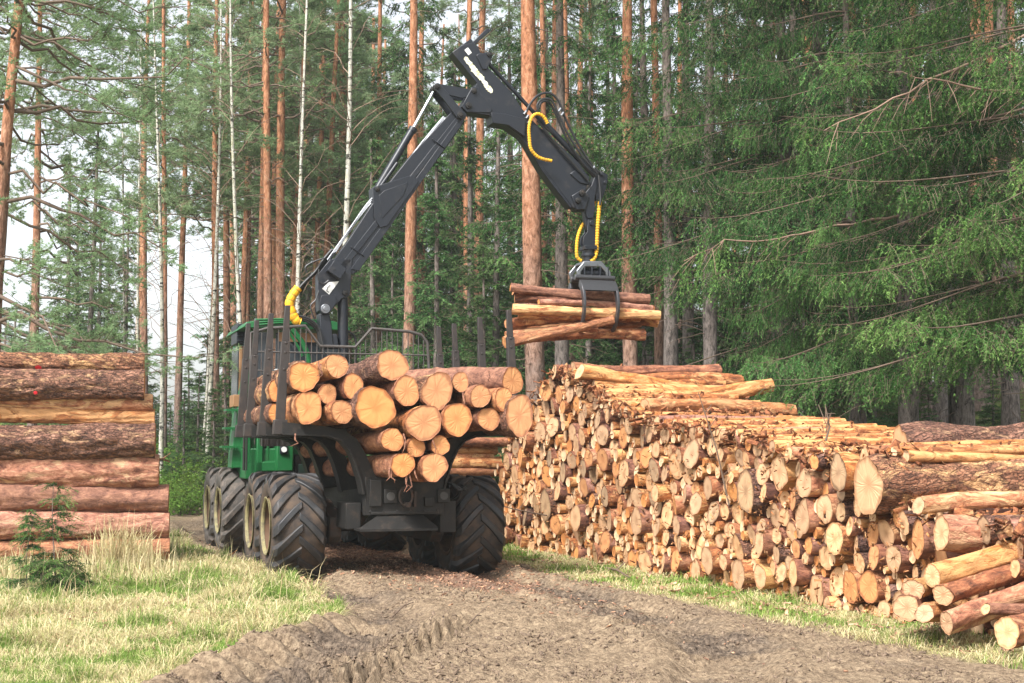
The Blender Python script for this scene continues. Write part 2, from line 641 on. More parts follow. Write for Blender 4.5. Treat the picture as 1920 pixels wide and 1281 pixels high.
M['jaw'] = m_plain("worn_dark_steel", (.075, .075, .08), .33, .65, (.05, .04, .035), .3, 9, .5, .15)
M['stake'] = m_plain("stake_steel", (.026, .021, .019), .6, 0, (.06, .04, .03), .4, 9, .4, .25)
M['gate'] = m_plain("worn_grey_gate", (.065, .058, .053), .6, .2, (.07, .045, .035), .4, 9)
M['green'] = m_plain("green_paint", (.005, .090, .022), .40, 0, (.06, .09, .045), .12, 5, .5, .05)
M['yellow'] = m_plain("yellow_hose_guard", (.66, .35, .012), .55, 0, (.24, .14, .03), .4, 14, .4, .15)
M['rubber'] = m_plain("muddy_rubber", (.022, .019, .018), .75, 0, (.085, .058, .040), .85, 5.5, .35, .3)
M['rubber_dust'] = m_plain("dusty_rubber", (.050, .044, .039), .75, 0, (.16, .125, .10), .5, 5.5, .35, .3)
M['lug'] = m_plain("worn_tyre_bar", (.017, .017, .018), .5, 0, (.065, .048, .037), .45, 7, .5, .2)
M['hose'] = m_plain("black_hose", (.014, .014, .015), .45, 0, None, 0, 8, .5, .05)
M['rim'] = m_plain("yellow_rim", (.21, .18, .085), .65, 0, (.08, .065, .05), .6, 9, .4, .2)
M['rim_dark'] = m_plain("rusty_wheel_disc", (.10, .055, .03), .7, 0, (.04, .03, .025), .5, 9, .3, .2)
M['glass'] = m_plain("dark_glass", (.018, .022, .026), .12, 0, None, 0, 3, .6, .0)
M['grey'] = m_plain("grey_plastic", (.30, .30, .29), .55, 0, (.12, .11, .10), .3, 7)
M['brown'] = m_plain("brown_panel", (.22, .115, .05), .6, 0, None, 0, 7)
M['lamp'] = m_plain("lamp_lens", (.62, .62, .60), .25, 0, (.3, .28, .25), .2, 12)
M['dirty_lens'] = m_plain("dirty_lens", (.05, .05, .048), .4, 0, (.06, .05, .045), .4, 12)
M['label'] = m_plain("worn_label", (.62, .63, .60), .5, 0, (.2, .2, .2), .2, 20)
M['decal'] = m_plain("worn_yellow_decal", (.72, .72, .60), .5, 0, (.55, .48, .08), .6, 18)
# ------------------------------------------------------------------ the ground, one sheet
def build_ground():
    xs = np.concatenate([-np.geomspace(7.6, 160, 40)[::-1], np.arange(-7.5, 5.2, .034), np.geomspace(5.3, 160, 46)])
    ys = np.concatenate([-np.geomspace(1, 30, 8)[::-1], np.linspace(0, 8.3, 12), np.arange(8.4, 14, .03), np.arange(14, 22, .042),
                         np.arange(22, 32, .1), np.geomspace(32.2, 260, 60)])
    X, Y = np.meshgrid(xs, ys, indexing='ij')
    Z = ground_z(X, Y)
    l, r = road_edges(Y)
    m = road_mask(X, Y)
    nx, ny = X.shape
    idx = np.arange(nx * ny).reshape(nx, ny)
    f = np.stack([idx[:-1, :-1], idx[1:, :-1], idx[1:, 1:], idx[:-1, 1:]], -1).reshape(-1, 4)
    q = (X - SO.x) * RX.x + (Y - SO.y) * RX.y
    # verges carry straw and grass; past the stack and past the road lies forest floor
    verge = (1 - smooth(.2, 1.6, q)) * (1 - smooth(26, 34, Y)) * (X > -14)
    # damp, dark mud along the ruts, brown bark litter down the middle
    t1 = np.interp(Y, *_T1)
    t2 = np.interp(Y, *_T2)
    damp = np.maximum(np.exp(-((X - t1) / .5) ** 2), np.exp(-((X - t2) / .5) ** 2))
    damp = np.clip(damp * .7 + .75 * fbm(X * 1.3, Y * .9, 4), 0, 1)
    lc = np.interp(Y, [9, 12, 15, 18, 20, 26], [2.8, 1.75, .85, -.35, -1.2, -3.6])
    litter = np.exp(-((X - lc) / np.interp(Y, [9, 15, 19, 24], [.25, .4, .8, 1.2])) ** 2) * (.28 * smooth(10, 14, Y) + .72 * smooth(15.5, 18.5, Y))
    litter = np.clip(litter + .35 * fbm(X * 4, Y * 3, 4), 0, 1) * smooth(.08, .3, litter)
    V = np.stack([X, Y, Z], -1).reshape(-1, 3)
    g = N("ground_soil")

    def attr(n_):
        a = g.n("ShaderNodeAttribute")
        a.attribute_name = n_
        return a.outputs["Fac"]
    v = g.coord((1, 1, 1), False)
    fine = g.noise(v, 22, 6, .7)
    mid = g.noise(v, 3.2, 5, .65)
    cl = g.n('ShaderNodeTexVoronoi', feature='SMOOTH_F1')
    cl.inputs['Scale'].default_value = 17
    g.l(v, cl.inputs['Vector'])
    cr_ = g.ramp(cl.outputs['Distance'], [(.25, (1, 1, 1)), (.75, (0, 0, 0))])
    sand = g.ramp(g.math('ADD', g.math('MULTIPLY', fine, .7), g.math('MULTIPLY', mid, .3)), [(.34, (.070, .049, .033)), (.46, (.205, .146, .094)), (.62, (.38, .285, .185))])
    mud = g.ramp(fine, [(.36, (.055, .040, .029)), (.5, (.13, .096, .070)), (.66, (.25, .19, .135))])
    dm = g.math('ADD', attr("damp"), g.math('MULTIPLY', g.math('SUBTRACT', mid, .5), 1.1))
    road = g.mix(g.ramp(dm, [(.34, (0, 0, 0)), (.75, (1, 1, 1))]), sand, mud)
    lit = g.ramp(fine, [(.32, (.06, .035, .024)), (.5, (.20, .11, .075)), (.70, (.40, .26, .17))])
    lm = g.math('ADD', attr("litter"), g.math('MULTIPLY', g.math('SUBTRACT', fine, .5), .8))
    road = g.mix(g.ramp(lm, [(.35, (0, 0, 0)), (.6, (.85, .85, .85))]), road, lit)
    vg = g.ramp(g.noise(v, 9, 5, .7), [(.3, (.12, .13, .035)), (.5, (.30, .27, .12)), (.7, (.46, .40, .22))])
    fl = g.ramp(g.noise(v, 1.1, 7, .72), [(.34, (.045, .035, .022)), (.48, (.085, .080, .030)), (.60, (.11, .15, .035)), (.75, (.20, .22, .07))])
    off = g.mix(attr("verge"), fl, vg)
    col = g.mix(attr("road"), off, road)
    g.bump(g.math('ADD', g.math('ADD', g.math('ADD', fine, g.math('MULTIPLY', cr_, .25)), g.math('MULTIPLY', g.noise(v, 9, 5, .65), 1.2)), g.math('MULTIPLY', g.noise(v, 70, 3, .6), .4)), .9, .05)
    mat = g.out(col, .9, spec=.15)
    me = mesh_np("ground", V, f, mat, dict(road=m.ravel(), verge=verge.ravel(), damp=damp.ravel(), litter=litter.ravel()), smooth=True)
    o = bpy.data.objects.new("ground", me)
    link(o)
    tag(o, kind="structure")
    return o


build_ground()


class Hoses:
    """each tube an object of its own"""
    def __init__(self, name, mat, parent=None):
        self.a = (name, mat, parent)

    def tube(self, pts, r, n=7):
        mb = MB()
        # smooth the polyline
        P = [Vector(p) for p in pts]
        if len(P) > 2:
            o = []
            for j in range(len(P) - 1):
                p0, p1, p2, p3 = P[max(j - 1, 0)], P[j], P[j + 1], P[min(j + 2, len(P) - 1)]
                for q in range(4):
                    f = q / 4
                    o.append(.5 * ((2 * p1) + (p2 - p0) * f + (2 * p0 - 5 * p1 + 4 * p2 - p3) * f * f + (3 * p1 - p0 - 3 * p2 + p3) * f ** 3))
            P = o + [P[-1]]
        mb.tube(P, r, n)
        obj(self.a[0], mb, self.a[1], self.a[2])


# ------------------------------------------------------------------ the machine
FW = empty("forwarder", VO, TH, label="muddy eight wheeled log forwarder with black crane and green cab on the forest road", cat="forwarder")
WR, WW, WH = .71, .70, 1.595        # wheel radius, width, half track to the outer faces


def make_wheel(side, front):
    """wheel about its own centre; side -1 is the machine's left"""
    rub, rb2 = (M['rubber_dust'], M['rubber_dust']) if front and side < 0 else (M['rubber'], M['lug'])
    e = bpy.data.objects.new("wheel", None)
    link(e, FW)
    w = WW / 2
    mb = MB()
    R = WR - .045
    prof = [(-w + .03, .40), (-w, .46), (-w - .012, .54), (-w + .005, .60), (-w + .05, R - .02), (-w + .14, R), (-w * .3, R + .012), (w * .3, R + .012), (w - .14, R), (w - .05, R - .02), (w - .005, .60), (w + .012, .54), (w, .46), (w - .03, .40)]
    mb.lathe_x(prof, n=56)
    obj("tyre", mb, rub, e, ang=50)
    mb = MB()
    nl = 14
    for k in range(nl):
        for sgn in (-1, 1):
            ph0 = 2 * PI * (k + (.5 if sgn > 0 else 0)) / nl
            prev = None
            rows = []
            for i in range(8):
                t = i / 7
                x = sgn * (-.02 + t * (w + .025))
                ph = ph0 - .56 * t ** 1.15
                hw = (.064 + .024 * t) / WR
                if t < .86:
                    ro, ri = WR, R - .03
                else:
                    ro, ri = WR - .055 * ((t - .86) / .14) - .01, R - .12
                ro -= .003 * ((k * 7 + i) % 3)
                rows.append([(x, ro, ph - hw * .72), (x, ro, ph + hw * .72), (x, ri, ph + hw * 1.25), (x, ri, ph - hw * 1.25)])
            vs = [(x, -r * math.cos(p), r * math.sin(p)) for row in rows for (x, r, p) in row]
            fs = []
            for i in range(7):
                for j in range(4):
                    a, b = i * 4 + j, i * 4 + (j + 1) % 4
                    fs.append((a, b, b + 4, a + 4) if sgn > 0 else (a + 4, b + 4, b, a))
            fs += [(3, 2, 1, 0), (28, 29, 30, 31)] if sgn > 0 else [(0, 1, 2, 3), (31, 30, 29, 28)]
            mb.add(vs, fs)
    obj("tread", mb, rb2, e, ang=30, bevel=.008)
    mb = MB()
    o = side * (w - .05)
    prof = [(side * (w + .012), .394), (side * (w + .016), .380), (side * (w - .012), .366), (side * (w - .03), .36), (side * (w - .03), .35), (side * (w - .005), .352), (side * (w + .008), .365)]
    mb.lathe_x(prof, n=40)
    obj("rim", mb, M['rim'], e)
    mb = MB()
    mb.cyl((side * (w - .25), 0, 0), (side * (w - .21), 0, 0), .352, n=32)
    mb.lathe_x([(side * (w - .025), .375), (side * (w - .025), .362), (side * (w - .215), .352), (side * (w - .215), .37)], n=32)
    mb.cyl((side * (w - .22), 0, 0), (side * (w - .08), 0, 0), .16, .13, n=20)
    for k in range(10):
        a = 2 * PI * k / 10
        mb.cyl((side * (w - .22), .22 * math.cos(a), .22 * math.sin(a)), (side * (w - .18), .22 * math.cos(a), .22 * math.sin(a)), .018, n=6)
    obj("wheel_disc", mb, M['rim_dark'], e)
    mb = MB()
    mb.lathe_x([(-side * (w - .01), .405), (-side * (w - .02), .36), (-side * .06, .34), (-side * .05, .15), (-side * .1, .15), (-side * .1, .36)], n=32)
    obj("rim", mb, M['rim_dark'], e)
    return e


def copy_tree(o, parent=None):
    c = o.copy()
    COL.objects.link(c)
    c.parent = parent
    for ch in list(o.children):
        copy_tree(ch, c)
    return c


for side in (-1, 1):
    for front in (False, True):
        w0 = None
        for k in range(2):
            s = (0 if not front else 5.1) + 1.5 * k
            w = make_wheel(side, front) if w0 is None else copy_tree(w0, FW)
            w0 = w0 or w
            gp = VO + FX * s + RX * side * (WH - WW / 2)
            w.location = (side * (WH - WW / 2), s, (.645 if side < 0 else .60) + (0.02 if front else 0))
            w.rotation_euler = (.37 * k + .2 * front, 0, 0)
            w["label"] = "dusty grey wheel" if front else "muddy black wheel"

# bogie boxes, axles
for side in (-1, 1):
    for s0 in (0, 5.1):
        mb = MB()
        pts = [(side * .80, s0 - .32, .50), (side * .80, s0 - .2, .40), (side * .80, s0 + 1.7, .40), (side * .80, s0 + 1.82, .50), (side * .80, s0 + 1.80, .72), (side * .80, s0 + 1.1, .98), (side * .80, s0 + .4, .98), (side * .80, s0 - .30, .76)]
        mb.prism(pts, (-side * .17, 0, 0))
        for k in (0, 1.5):
            mb.cyl((side * .80, s0 + k, .62), (side * 1.18, s0 + k, .62), .15, n=18)
        obj("bogie_case", mb, M['rusty'], FW, bevel=.02)
for s0 in (.75, 5.85):
    mb = MB()
    mb.cyl((-.7, s0, .68), (.7, s0, .68), .17, n=18)
    mb.cyl((0, s0 - .28, .68), (0, s0 + .28, .68), .27, .25, n=18)
    obj("axle", mb, M['rusty'], FW)

# rear frame
mb = MB()
mb.box((.04, 1.6, .98), (.62, 5.2, .34))
mb.box((.04, -1.02, 1.06), (1.06, .16, .50))
mb.box((.04, -.93, 1.30), (1.16, .30, .06))
mb.prism([(-.42, -1.115, .82), (.50, -1.115, .82), (.50, -.6, .62), (-.42, -.6, .62)], (0, 0, .04))
mb.box((.04, 4.4, .9), (.5, 1.2, .5))
mb.box((-.36, -1.12, 1.1), (.16, .06, .34))
mb.box((.36, -1.13, .98), (.12, .05, .12))
for k in range(6):
    mb.cyl((-.42 + .18 * k, -1.115, 1.27), (-.42 + .18 * k, -1.09, 1.27), .018, n=8)
    mb.cyl((-.42 + .18 * k, -1.115, .86), (-.42 + .18 * k, -1.09, .86), .018, n=8)
mb.box((.66, -.75, .78), (.22, .5, .42))
mb.box((-.60, -.6, .80), (.20, .6, .34))
obj("rear_frame", mb, M['steel_dark'], FW, bevel=.012)
mb = MB()
mb.prism([(-.60, -1.30, .64), (.44, -1.30, .64), (.28, -1.10, .80), (-.30, -1.10, .80)], (0, .03, .02))
mb.box((-.08, -1.1, .63), (1.02, .42, .03))
obj("skid_plate", mb, M['steel_dark'], FW)
for L in (-.16, .56):
    mb = MB()
    mb.box((L, -1.125, 1.06), (.17, .05, .18))
    o = obj("tail_light", mb, M['steel_dark'], FW, bevel=.008)
    mb = MB()
    mb.cyl((L, -1.16, 1.06), (L, -1.14, 1.06), .055, n=16)
    obj("lens", mb, M['dirty_lens'], o)
mb = MB()
mb.tube([(.04 + .09 * math.cos(a), -1.17, 1.06 + .12 * math.sin(a)) for a in np.linspace(0, 2 * PI, 13)], .018, 8)
mb.cyl((.04, -1.1, .95), (.04, -1.30, .95), .035, n=10)
mb.box((.16, -1.16, 1.02), (.03, .08, .2))
obj("tow_hitch", mb, M['rusty'], FW)
mb = Hoses("hydraulic_hose", M['hose'], FW)
for k in range(7):
    a0 = .8 + .03 * math.sin(k)
    mb.tube([(.72, -.95 + .03 * k, 1.22), (.80 + .02 * k, -.98, 1.14 + .02 * math.sin(k * 2)), (.86, -.90, 1.1 + .015 * k), (.84 + .01 * k, -.6, 1.0), (.8, -.1, .95)], .016, 6)

# bolsters: curved arms that carry each pair of stakes
SS = [-1.0, .32, 1.63, 2.5]
prof_o = [(1.60, 1.88), (1.0, 1.86), (.84, 1.80), (.73, 1.68), (.65, 1.50), (.58, 1.28), (.54, 1.10)]
prof_i = [(.20, 1.14), (.30, 1.24), (.40, 1.38), (.50, 1.60), (.62, 1.80), (.80, 1.92), (1.05, 1.97), (1.60, 2.02)]
for i, s in enumerate(SS):
    mb = MB()
    for sg in (-1, 1):
        pts = [(sg * a + .02, s - .09, z) for a, z in prof_o + prof_i]
        mb.prism(pts, (0, .14, 0))
        # flange along the underside
        fl = [(sg * (a + .0) + .02, s - .02, z - .012) for a, z in prof_o]
        for (p, q_) in zip(fl[:-1], fl[1:]):
            p, q_ = Vector(p), Vector(q_)
            d = (q_ - p)
            nn = Vector((0, 1, 0)).cross(d).normalized() * .012
            mb.add([p + nn + Vector((0, -.13, 0)), q_ + nn + Vector((0, -.13, 0)), q_ + nn + Vector((0, .13, 0)), p + nn + Vector((0, .13, 0)),
                    p - nn + Vector((0, -.13, 0)), q_ - nn + Vector((0, -.13, 0)), q_ - nn + Vector((0, .13, 0)), p - nn + Vector((0, .13, 0))],
                   [(0, 1, 2, 3), (7, 6, 5, 4), (0, 4, 5, 1), (1, 5, 6, 2), (2, 6, 7, 3), (3, 7, 4, 0)])
    obj("bolster", mb, M['steel_dark'], FW)
mb = MB()
for sg in (-1, 1):
    mb.box((sg * .8 + .02, .75, 1.90), (.10, 3.6, .08))
obj("bunk_rail", mb, M['steel_dark'], FW, bevel=.008)

for i, s in enumerate(SS):
    for sg in (-1, 1):
        mb = MB()
        lean = -sg * .055
        top = [3.53, 3.55, 3.57, 3.60][i] + (.04 if sg > 0 else 0)
        zm = 3.06 if sg < 0 else 3.20
        x0 = sg * 1.60
        for (za, zb, w0, w1, d) in ((1.86, 2.05, .085, .085, .075), (2.05, zm, .060, .052, .042), (zm, top, .042, .034, .030)):
            f0 = (za - 1.9) / 1.7
            f1 = (zb - 1.9) / 1.7
            a = x0 + lean * f0 * 1.6
            b = x0 + lean * f1 * 1.6
            vs = []
            for (xx, ww, zz) in ((a, w0, za), (b, w1, zb)):
                vs += [(xx - ww, s - d, zz), (xx + ww, s - d, zz), (xx + ww, s + d, zz), (xx - ww, s + d, zz)]
            mb.add(vs, [(3, 2, 1, 0), (4, 5, 6, 7), (0, 1, 5, 4), (1, 2, 6, 5), (2, 3, 7, 6), (3, 0, 4, 7)])
        xm = x0 + lean * 1.05
        for zz in (zm - .14, zm - .02, 2.0, 2.7):
            mb.cyl((x0 + lean * (zz - 1.9), s - (.050 if zz < zm else .042), zz), (x0 + lean * (zz - 1.9), s - .03, zz), .018, n=8)
        obj("stake", mb, M['stake'], FW, bevel=.01)

# headboard gate behind the cab
GS = 2.95
gp = [loc(u, v, s=GS) for u, v in ((470, 800), (470, 624), (500, 616), (572, 611), (600, 649), (666, 651), (697, 616), (768, 622), (790, 628), (801, 642), (805, 700), (807, 800))]
gate_top = gp[1:-1]
mb = MB()
mb.tube(gp, .026, 8)
for z in (loc(600, 662, s=GS).z, loc(600, 697, s=GS).z, loc(600, 740, s=GS).z):
    mb.tube([(gp[1].x, GS, z), (gp[-2].x, GS, z)], .014, 6)
xs_ = [p.x for p in gate_top]
zs_ = [p.z for p in gate_top]
x = gp[1].x + .085
while x < gp[-2].x - .03:
    mb.tube([(x, GS, 1.75), (x, GS, float(np.interp(x, xs_, zs_)))], .0085, 5, cap=False)
    x += .0875
mb.box((.02, GS, 2.85), (.30, .03, .42))
mb.box((.0, GS + .1, 1.8), (2.4, .12, .14))
obj("headboard_gate", mb, M['gate'], FW)

# ------------------------------------------------------------------ the cab and the front body
CX0, CX1, CS0, CS1 = -1.30, .34, 4.0, 5.75
root_cab = bpy.data.objects.new("cab", None)
link(root_cab, FW)
mb = MB()
for x in (CX0 + .04, CX1 - .04):
    for s in (CS0 + .04, CS1 - .04):
        mb.box((x, s, 2.55), (.085, .085, 2.2))
mb.box(((CX0 + CX1) / 2, (CS0 + CS1) / 2, 1.45), (CX1 - CX0, CS1 - CS0, .5))
mb.box(((CX0 + CX1) / 2, CS0 + .03, 2.02), (CX1 - CX0 - .08, .05, .14))
mb.box((CX0 + .03, (CS0 + CS1) / 2, 2.02), (.05, CS1 - CS0 - .1, .64))
mb.box((CX0 + .36, CS0 + .02, 2.55), (.05, .05, 2.1))
obj("cab_frame", mb, M['green'], root_cab, bevel=.02)
mb = MB()
zr = 3.66
pts = [(CX0 - .10, zr), (CX0 - .04, zr + .09), (CX0 + .35, zr + .15), (CX1 - .3, zr + .15), (CX1 - .02, zr + .10), (CX1 + .05, zr)]
mb.prism([(a, CS0 - .12, b) for a, b in pts], (0, CS1 - CS0 + .35, 0))
for k in range(3):
    mb.tube([(CX0 + .1, CS0 - .13, zr + .04 + k * .045), (CX0 + .5, CS0 - .15, zr + .09 + k * .03), (CX1 - .5, CS0 - .15, zr + .09 + k * .03)], .018, 6)
obj("roof", mb, M['green'], root_cab, bevel=.03)
mb = MB()
a = [loc(u, v, s=3.75) for u, v in ((548, 617), (556, 628), (566, 641), (574, 657), (580, 680))]
mb.tube(a, .045, 8)
a = [loc(u, v, s=3.75) for u, v in ((541, 622), (550, 636), (560, 652), (567, 668))]
mb.tube(a, .022, 6)
obj("guard_bar", mb, M['green'], root_cab)
mb = MB()
mb.box((CX0 + .22, CS0 + .035, 2.85), (.24, .02, 1.5))
obj("rear_window", mb, M['glass'], root_cab)
mb = MB()
mb.box(((CX0 + CX1) / 2 + .19, CS0 + .035, 2.85), (CX1 - CX0 - .55, .02, 1.5))
obj("rear_window", mb, M['glass'], root_cab)
mb = MB()
mb.box((CX0 + .035, (CS0 + CS1) / 2, 2.95), (.02, CS1 - CS0 - .15, 1.35))
obj("side_window", mb, M['glass'], root_cab)
mb = MB()
mb.box((CX1 - .035, (CS0 + CS1) / 2, 2.7), (.02, CS1 - CS0 - .15, 1.9))
obj("side_window", mb, M['glass'], root_cab)
mb = MB()
mb.box(((CX0 + CX1) / 2 + .18, CS0 + .005, 3.53), (CX1 - CX0 - .65, .02, .15))
obj("sun_blind", mb, M['brown'], root_cab)
mb = MB()
mb.prism([(-.95, CS0 - .02, 2.15), (-.35, CS0 - .02, 2.15), (-.30, CS0 - .02, 2.75), (-.45, CS0 - .02, 3.0), (-.85, CS0 - .02, 3.0), (-1.0, CS0 - .02, 2.75)], (0, .04, 0))
obj("rear_panel", mb, M['grey'], root_cab, bevel=.01)
mb = MB()
mb.prism([(-.80, CS0 - .035, 2.30), (-.50, CS0 - .035, 2.30), (-.48, CS0 - .035, 2.70), (-.55, CS0 - .035, 2.85), (-.75, CS0 - .035, 2.85), (-.82, CS0 - .035, 2.7)], (0, .03, 0))
obj("seat_back", mb, M['black'], root_cab, bevel=.01)
# visor lamps, side screen, brown step box on the left
mb = MB()
p = loc(449, 628, s=5.0)
mb.box((p.x, 5.1, p.z), (.16, .7, .34))
for k in range(4):
    mb.box((p.x, 4.73, p.z - .12 + k * .08), (.15, .03, .025))
obj("work_lamp_housing", mb, M['black'], root_cab, bevel=.015)
mb = MB()
p0, p1 = loc(446, 650, s=5.0), loc(446, 742, s=5.0)
mb.box((p0.x - .0, 5.2, (p0.z + p1.z) / 2), (.05, .75, p0.z - p1.z))
obj("side_screen", mb, M['glass'], root_cab, bevel=.01)
mb = MB()
mb.box((p0.x + .02, 4.80, (p0.z + p1.z) / 2), (.05, .03, p0.z - p1.z))
mb.box((p0.x - .03, 4.85, p1.z - .1), (.17, .5, .20))
obj("screen_trim", mb, M['brown'], root_cab, bevel=.008)

# lower green body: left ladder panel with toothed steps, rear body with the lamp
mb = MB()
SL = 4.6
pl = [loc(u, v, s=SL) for u, v in ((434, 878), (455, 878), (462, 760), (466, 705), (455, 705), (446, 760), (438, 820))]
mb.prism(pl, (0, .5, 0))
pl2 = [loc(u, v, s=4.1) for u, v in ((466, 880), (480, 884), (480, 822), (466, 815))]
mb.prism(pl2, (0, .9, 0))
obj("ladder_panel", mb, M['green'], FW, bevel=.015)
for (u, v) in ((437, 769), (434, 803), (429, 838)):
    p = loc(u, v, s=SL)
    mb = MB()
    mb.box((p.x, SL + .1, p.z), (.24, .36, .03))
    for k in range(7):
        mb.box((p.x - .10 + k * .033, SL - .09, p.z - .03), (.012, .012, .05))
    obj("step", mb, M['green'], FW)
mb = MB()
mb.tube([loc(458, 705, s=4.0), loc(458, 800, s=4.0), loc(457, 882, s=4.0)], .022, 8)
mb.tube([loc(463, 800, s=3.9), loc(462, 882, s=3.9)], .015, 6)
obj("grab_rail", mb, M['steel_dark'], FW)
mb = MB()
a = loc(481, 820, s=4.0)
b = loc(519, 884, s=4.0)
mb.box(((a.x + b.x) / 2, 4.75, (a.z + b.z) / 2), (b.x - a.x, .9, a.z - b.z))
mb.box((a.x + .05, 4.2, (a.z + b.z) / 2), (.10, .5, a.z - b.z))
mb.box(((a.x + b.x) / 2, 4.2, b.z + .08), (b.x - a.x, .5, .16))
mb.box(((a.x + b.x) / 2, 4.2, a.z + .03), (b.x - a.x, .5, .06))
obj("engine_body", mb, M['green'], FW, bevel=.015)
mb = MB()
mb.box(((a.x + b.x) / 2, 4.2, b.z + .27), (.22, .3, .2))
obj("tool_box", mb, M['steel_dark'], FW, bevel=.01)
mb = MB()
c = loc(519, 826, s=3.8)
d = loc(550, 884, s=3.8)
mb.box(((c.x + d.x) / 2, 4.2, (c.z + d.z) / 2), (d.x - c.x, .8, c.z - d.z))
cab2 = obj("side_cabinet", mb, M['green'], FW, bevel=.02)
mb = MB()
p = loc(532, 843, s=3.78)
mb.box((p.x, 3.785, p.z), (.125, .04, .145))
ph = obj("work_lamp", mb, M['black'], FW, bevel=.01)
mb = MB()
mb.cyl((p.x, 3.74, p.z), (p.x, 3.765, p.z), .045, n=18)
obj("lens", mb, M['lamp'], ph)
mb = MB()
mb.box((d.x + .10, 4.4, 1.35), (.12, .9, .5))
mb.box((.1, 5.6, 1.2), (1.9, 3.2, .35))
mb.box((.1, 5.6, .95), (.7, 3.4, .4))
obj("front_frame", mb, M['steel_dark'], FW, bevel=.02)
mb = MB()
mb.prism([(-.8, 5.8, 1.4), (-.8, 8.2, 1.4), (-.8, 8.1, 2.1), (-.8, 5.8, 2.35)], (1.6, 0, 0))
obj("engine_hood", mb, M['green'], FW, bevel=.06)

# ------------------------------------------------------------------ the crane, in its own plane s = 3.15
CS = 3.15


def cz(zx, zy, s=CS):                 # picked in an enlarged view of the photograph
    return loc(500 + zx / 1.941, 40 + zy / 1.941, s=s)


def cb(bx, by, s=CS):                 # picked in the enlarged view of the crane's foot
    return loc(520 + bx / 5.825, 440 + by / 5.825, s=s)


def plate(mb, pts, thick, off=0.0, conv=cz, mi=0):
    pp = [conv(*p) for p in pts]
    pp = [Vector((p.x, CS - thick / 2 + off, p.z)) for p in pp]
    mb.prism(pp, (0, thick, 0), mi)


def pin(mb, zx, zy, r, half, conv=cz):
    p = conv(zx, zy)
    mb.cyl((p.x, CS - half, p.z), (p.x, CS + half, p.z), r, n=18)
    mb.cyl((p.x, CS - half - .012, p.z), (p.x, CS - half, p.z), r * .55, n=12)


# column
mb = MB()
plate(mb, [(440, 870), (552, 870), (575, 980), (600, 1250), (470, 1250), (452, 1100)], .26, conv=cb)
p = cb(530, 1200)
mb.cyl((p.x + .05, CS, 1.15), (p.x + .05, CS, 2.55), .24, .20, n=24)
mb.cyl((p.x + .05, CS, 2.05), (p.x + .05, CS, 2.20), .30, n=24)
mb.box((p.x + .1, CS, 1.25), (.9, .8, .4))
plate(mb, [(560, 1090), (640, 1090), (660, 1250), (560, 1250)], .22, conv=cb)
obj("crane_column", mb, M['black'], FW, bevel=.015)
mb = MB()
pa, pb = cb(712, 690), cb(722, 1215)
mb.cyl((pa.x, CS, pa.z), (pb.x, CS, pb.z - .3), .083, .09, n=22)
obj("lift_cylinder", mb, M['black'], FW)
for args in ((500, 822, .075, .20, cb), (540, 772, .03, .17, cb), (722, 645, .045, .17, cb), (612, 245, .05, .185), (695, 350, .055, .185), (725, 315, .055, .185), (745, 262, .045, .185),
             (800, 130, .045, .185), (1137, 630, .055, .185), (1122, 658, .05, .185), (395, 617, .04, .185)):
    mb = MB()
    pin(mb, *args)
    obj("pivot_pin", mb, M['silver'] if args[0] in (500, 540) else M['steel_dark'], FW, bevel=.006)
# knee plates at the foot of the main boom
mb = MB()
for off in (-.145, .145):
    plate(mb, [(443, 720), (460, 675), (608, 668), (625, 750), (560, 850), (530, 880), (490, 885), (452, 865), (432, 820)], .035, off * 1.18, cb)
plate(mb, [(430, 440), (560, 280), (800, 280), (790, 440), (775, 660), (740, 700), (690, 700), (560, 850), (490, 870), (440, 840), (428, 640)], .25, 0, cb)
# main box beam
beam = [(235, 880), (300, 790), (380, 668), (520, 492), (662, 340), (700, 318), (722, 345), (703, 385), (642, 472), (560, 582), (500, 668), (345, 872), (322, 915), (240, 960)]
plate(mb, beam, .22)
plate(mb, [(378, 610), (505, 570), (530, 570), (546, 588), (430, 750), (405, 756), (384, 720)], .30)
plate(mb, [(400, 640), (420, 622), (505, 592), (490, 640), (412, 722)], .318)
plate(mb, [(255, 900), (690, 345), (700, 360), (275, 910)], .25)
plate(mb, [(300, 905), (330, 912), (700, 385), (684, 372)], .26)
for (x, y) in ((318, 838), (612, 448)):
    p0, p1 = cz(x - 18, y - 14), cz(x + 30, y + 22)
    mb.tube([(p0.x, CS - .14, p0.z), (p1.x, CS - .14, p1.z)], .012, 6)
mb2 = mb
obj("main_boom", mb2, M['black'], FW, bevel=.01)
mb = MB()
p0, p1 = cz(212, 915), cz(275, 900)
c0 = cb(615, 405)
rot = Matrix.Rotation(R_(-33), 3, 'Y')
mb.box((c0.x, CS - .21, c0.z), (.24, .16, .20), Matrix.Rotation(R_(33), 3, 'Y'))
mb.cyl((c0.x - .05, CS - .30, c0.z), (c0.x - .05, CS - .28, c0.z), .012, n=8)
obj("control_box", mb, M['black'], FW, bevel=.008)
mb = MB()
q4 = [cb(470, 600), cb(545, 530), cb(655, 520), cb(548, 665)]
mb.prism([Vector((p.x, CS - .133, p.z)) for p in q4], (0, .006, 0))
obj("worn_label", mb, M['label'], FW)
mb = MB()
for a_, b_ in (((520, 625), (545, 640)), ((520, 625), (530, 585)), ((530, 585), (560, 560))):
    p0, p1 = cb(*a_), cb(*b_)
    mb.tube([(p0.x, CS - .136, p0.z), (p1.x, CS - .136, p1.z)], .006, 5)
obj("label_mark", mb, M['black'], FW)

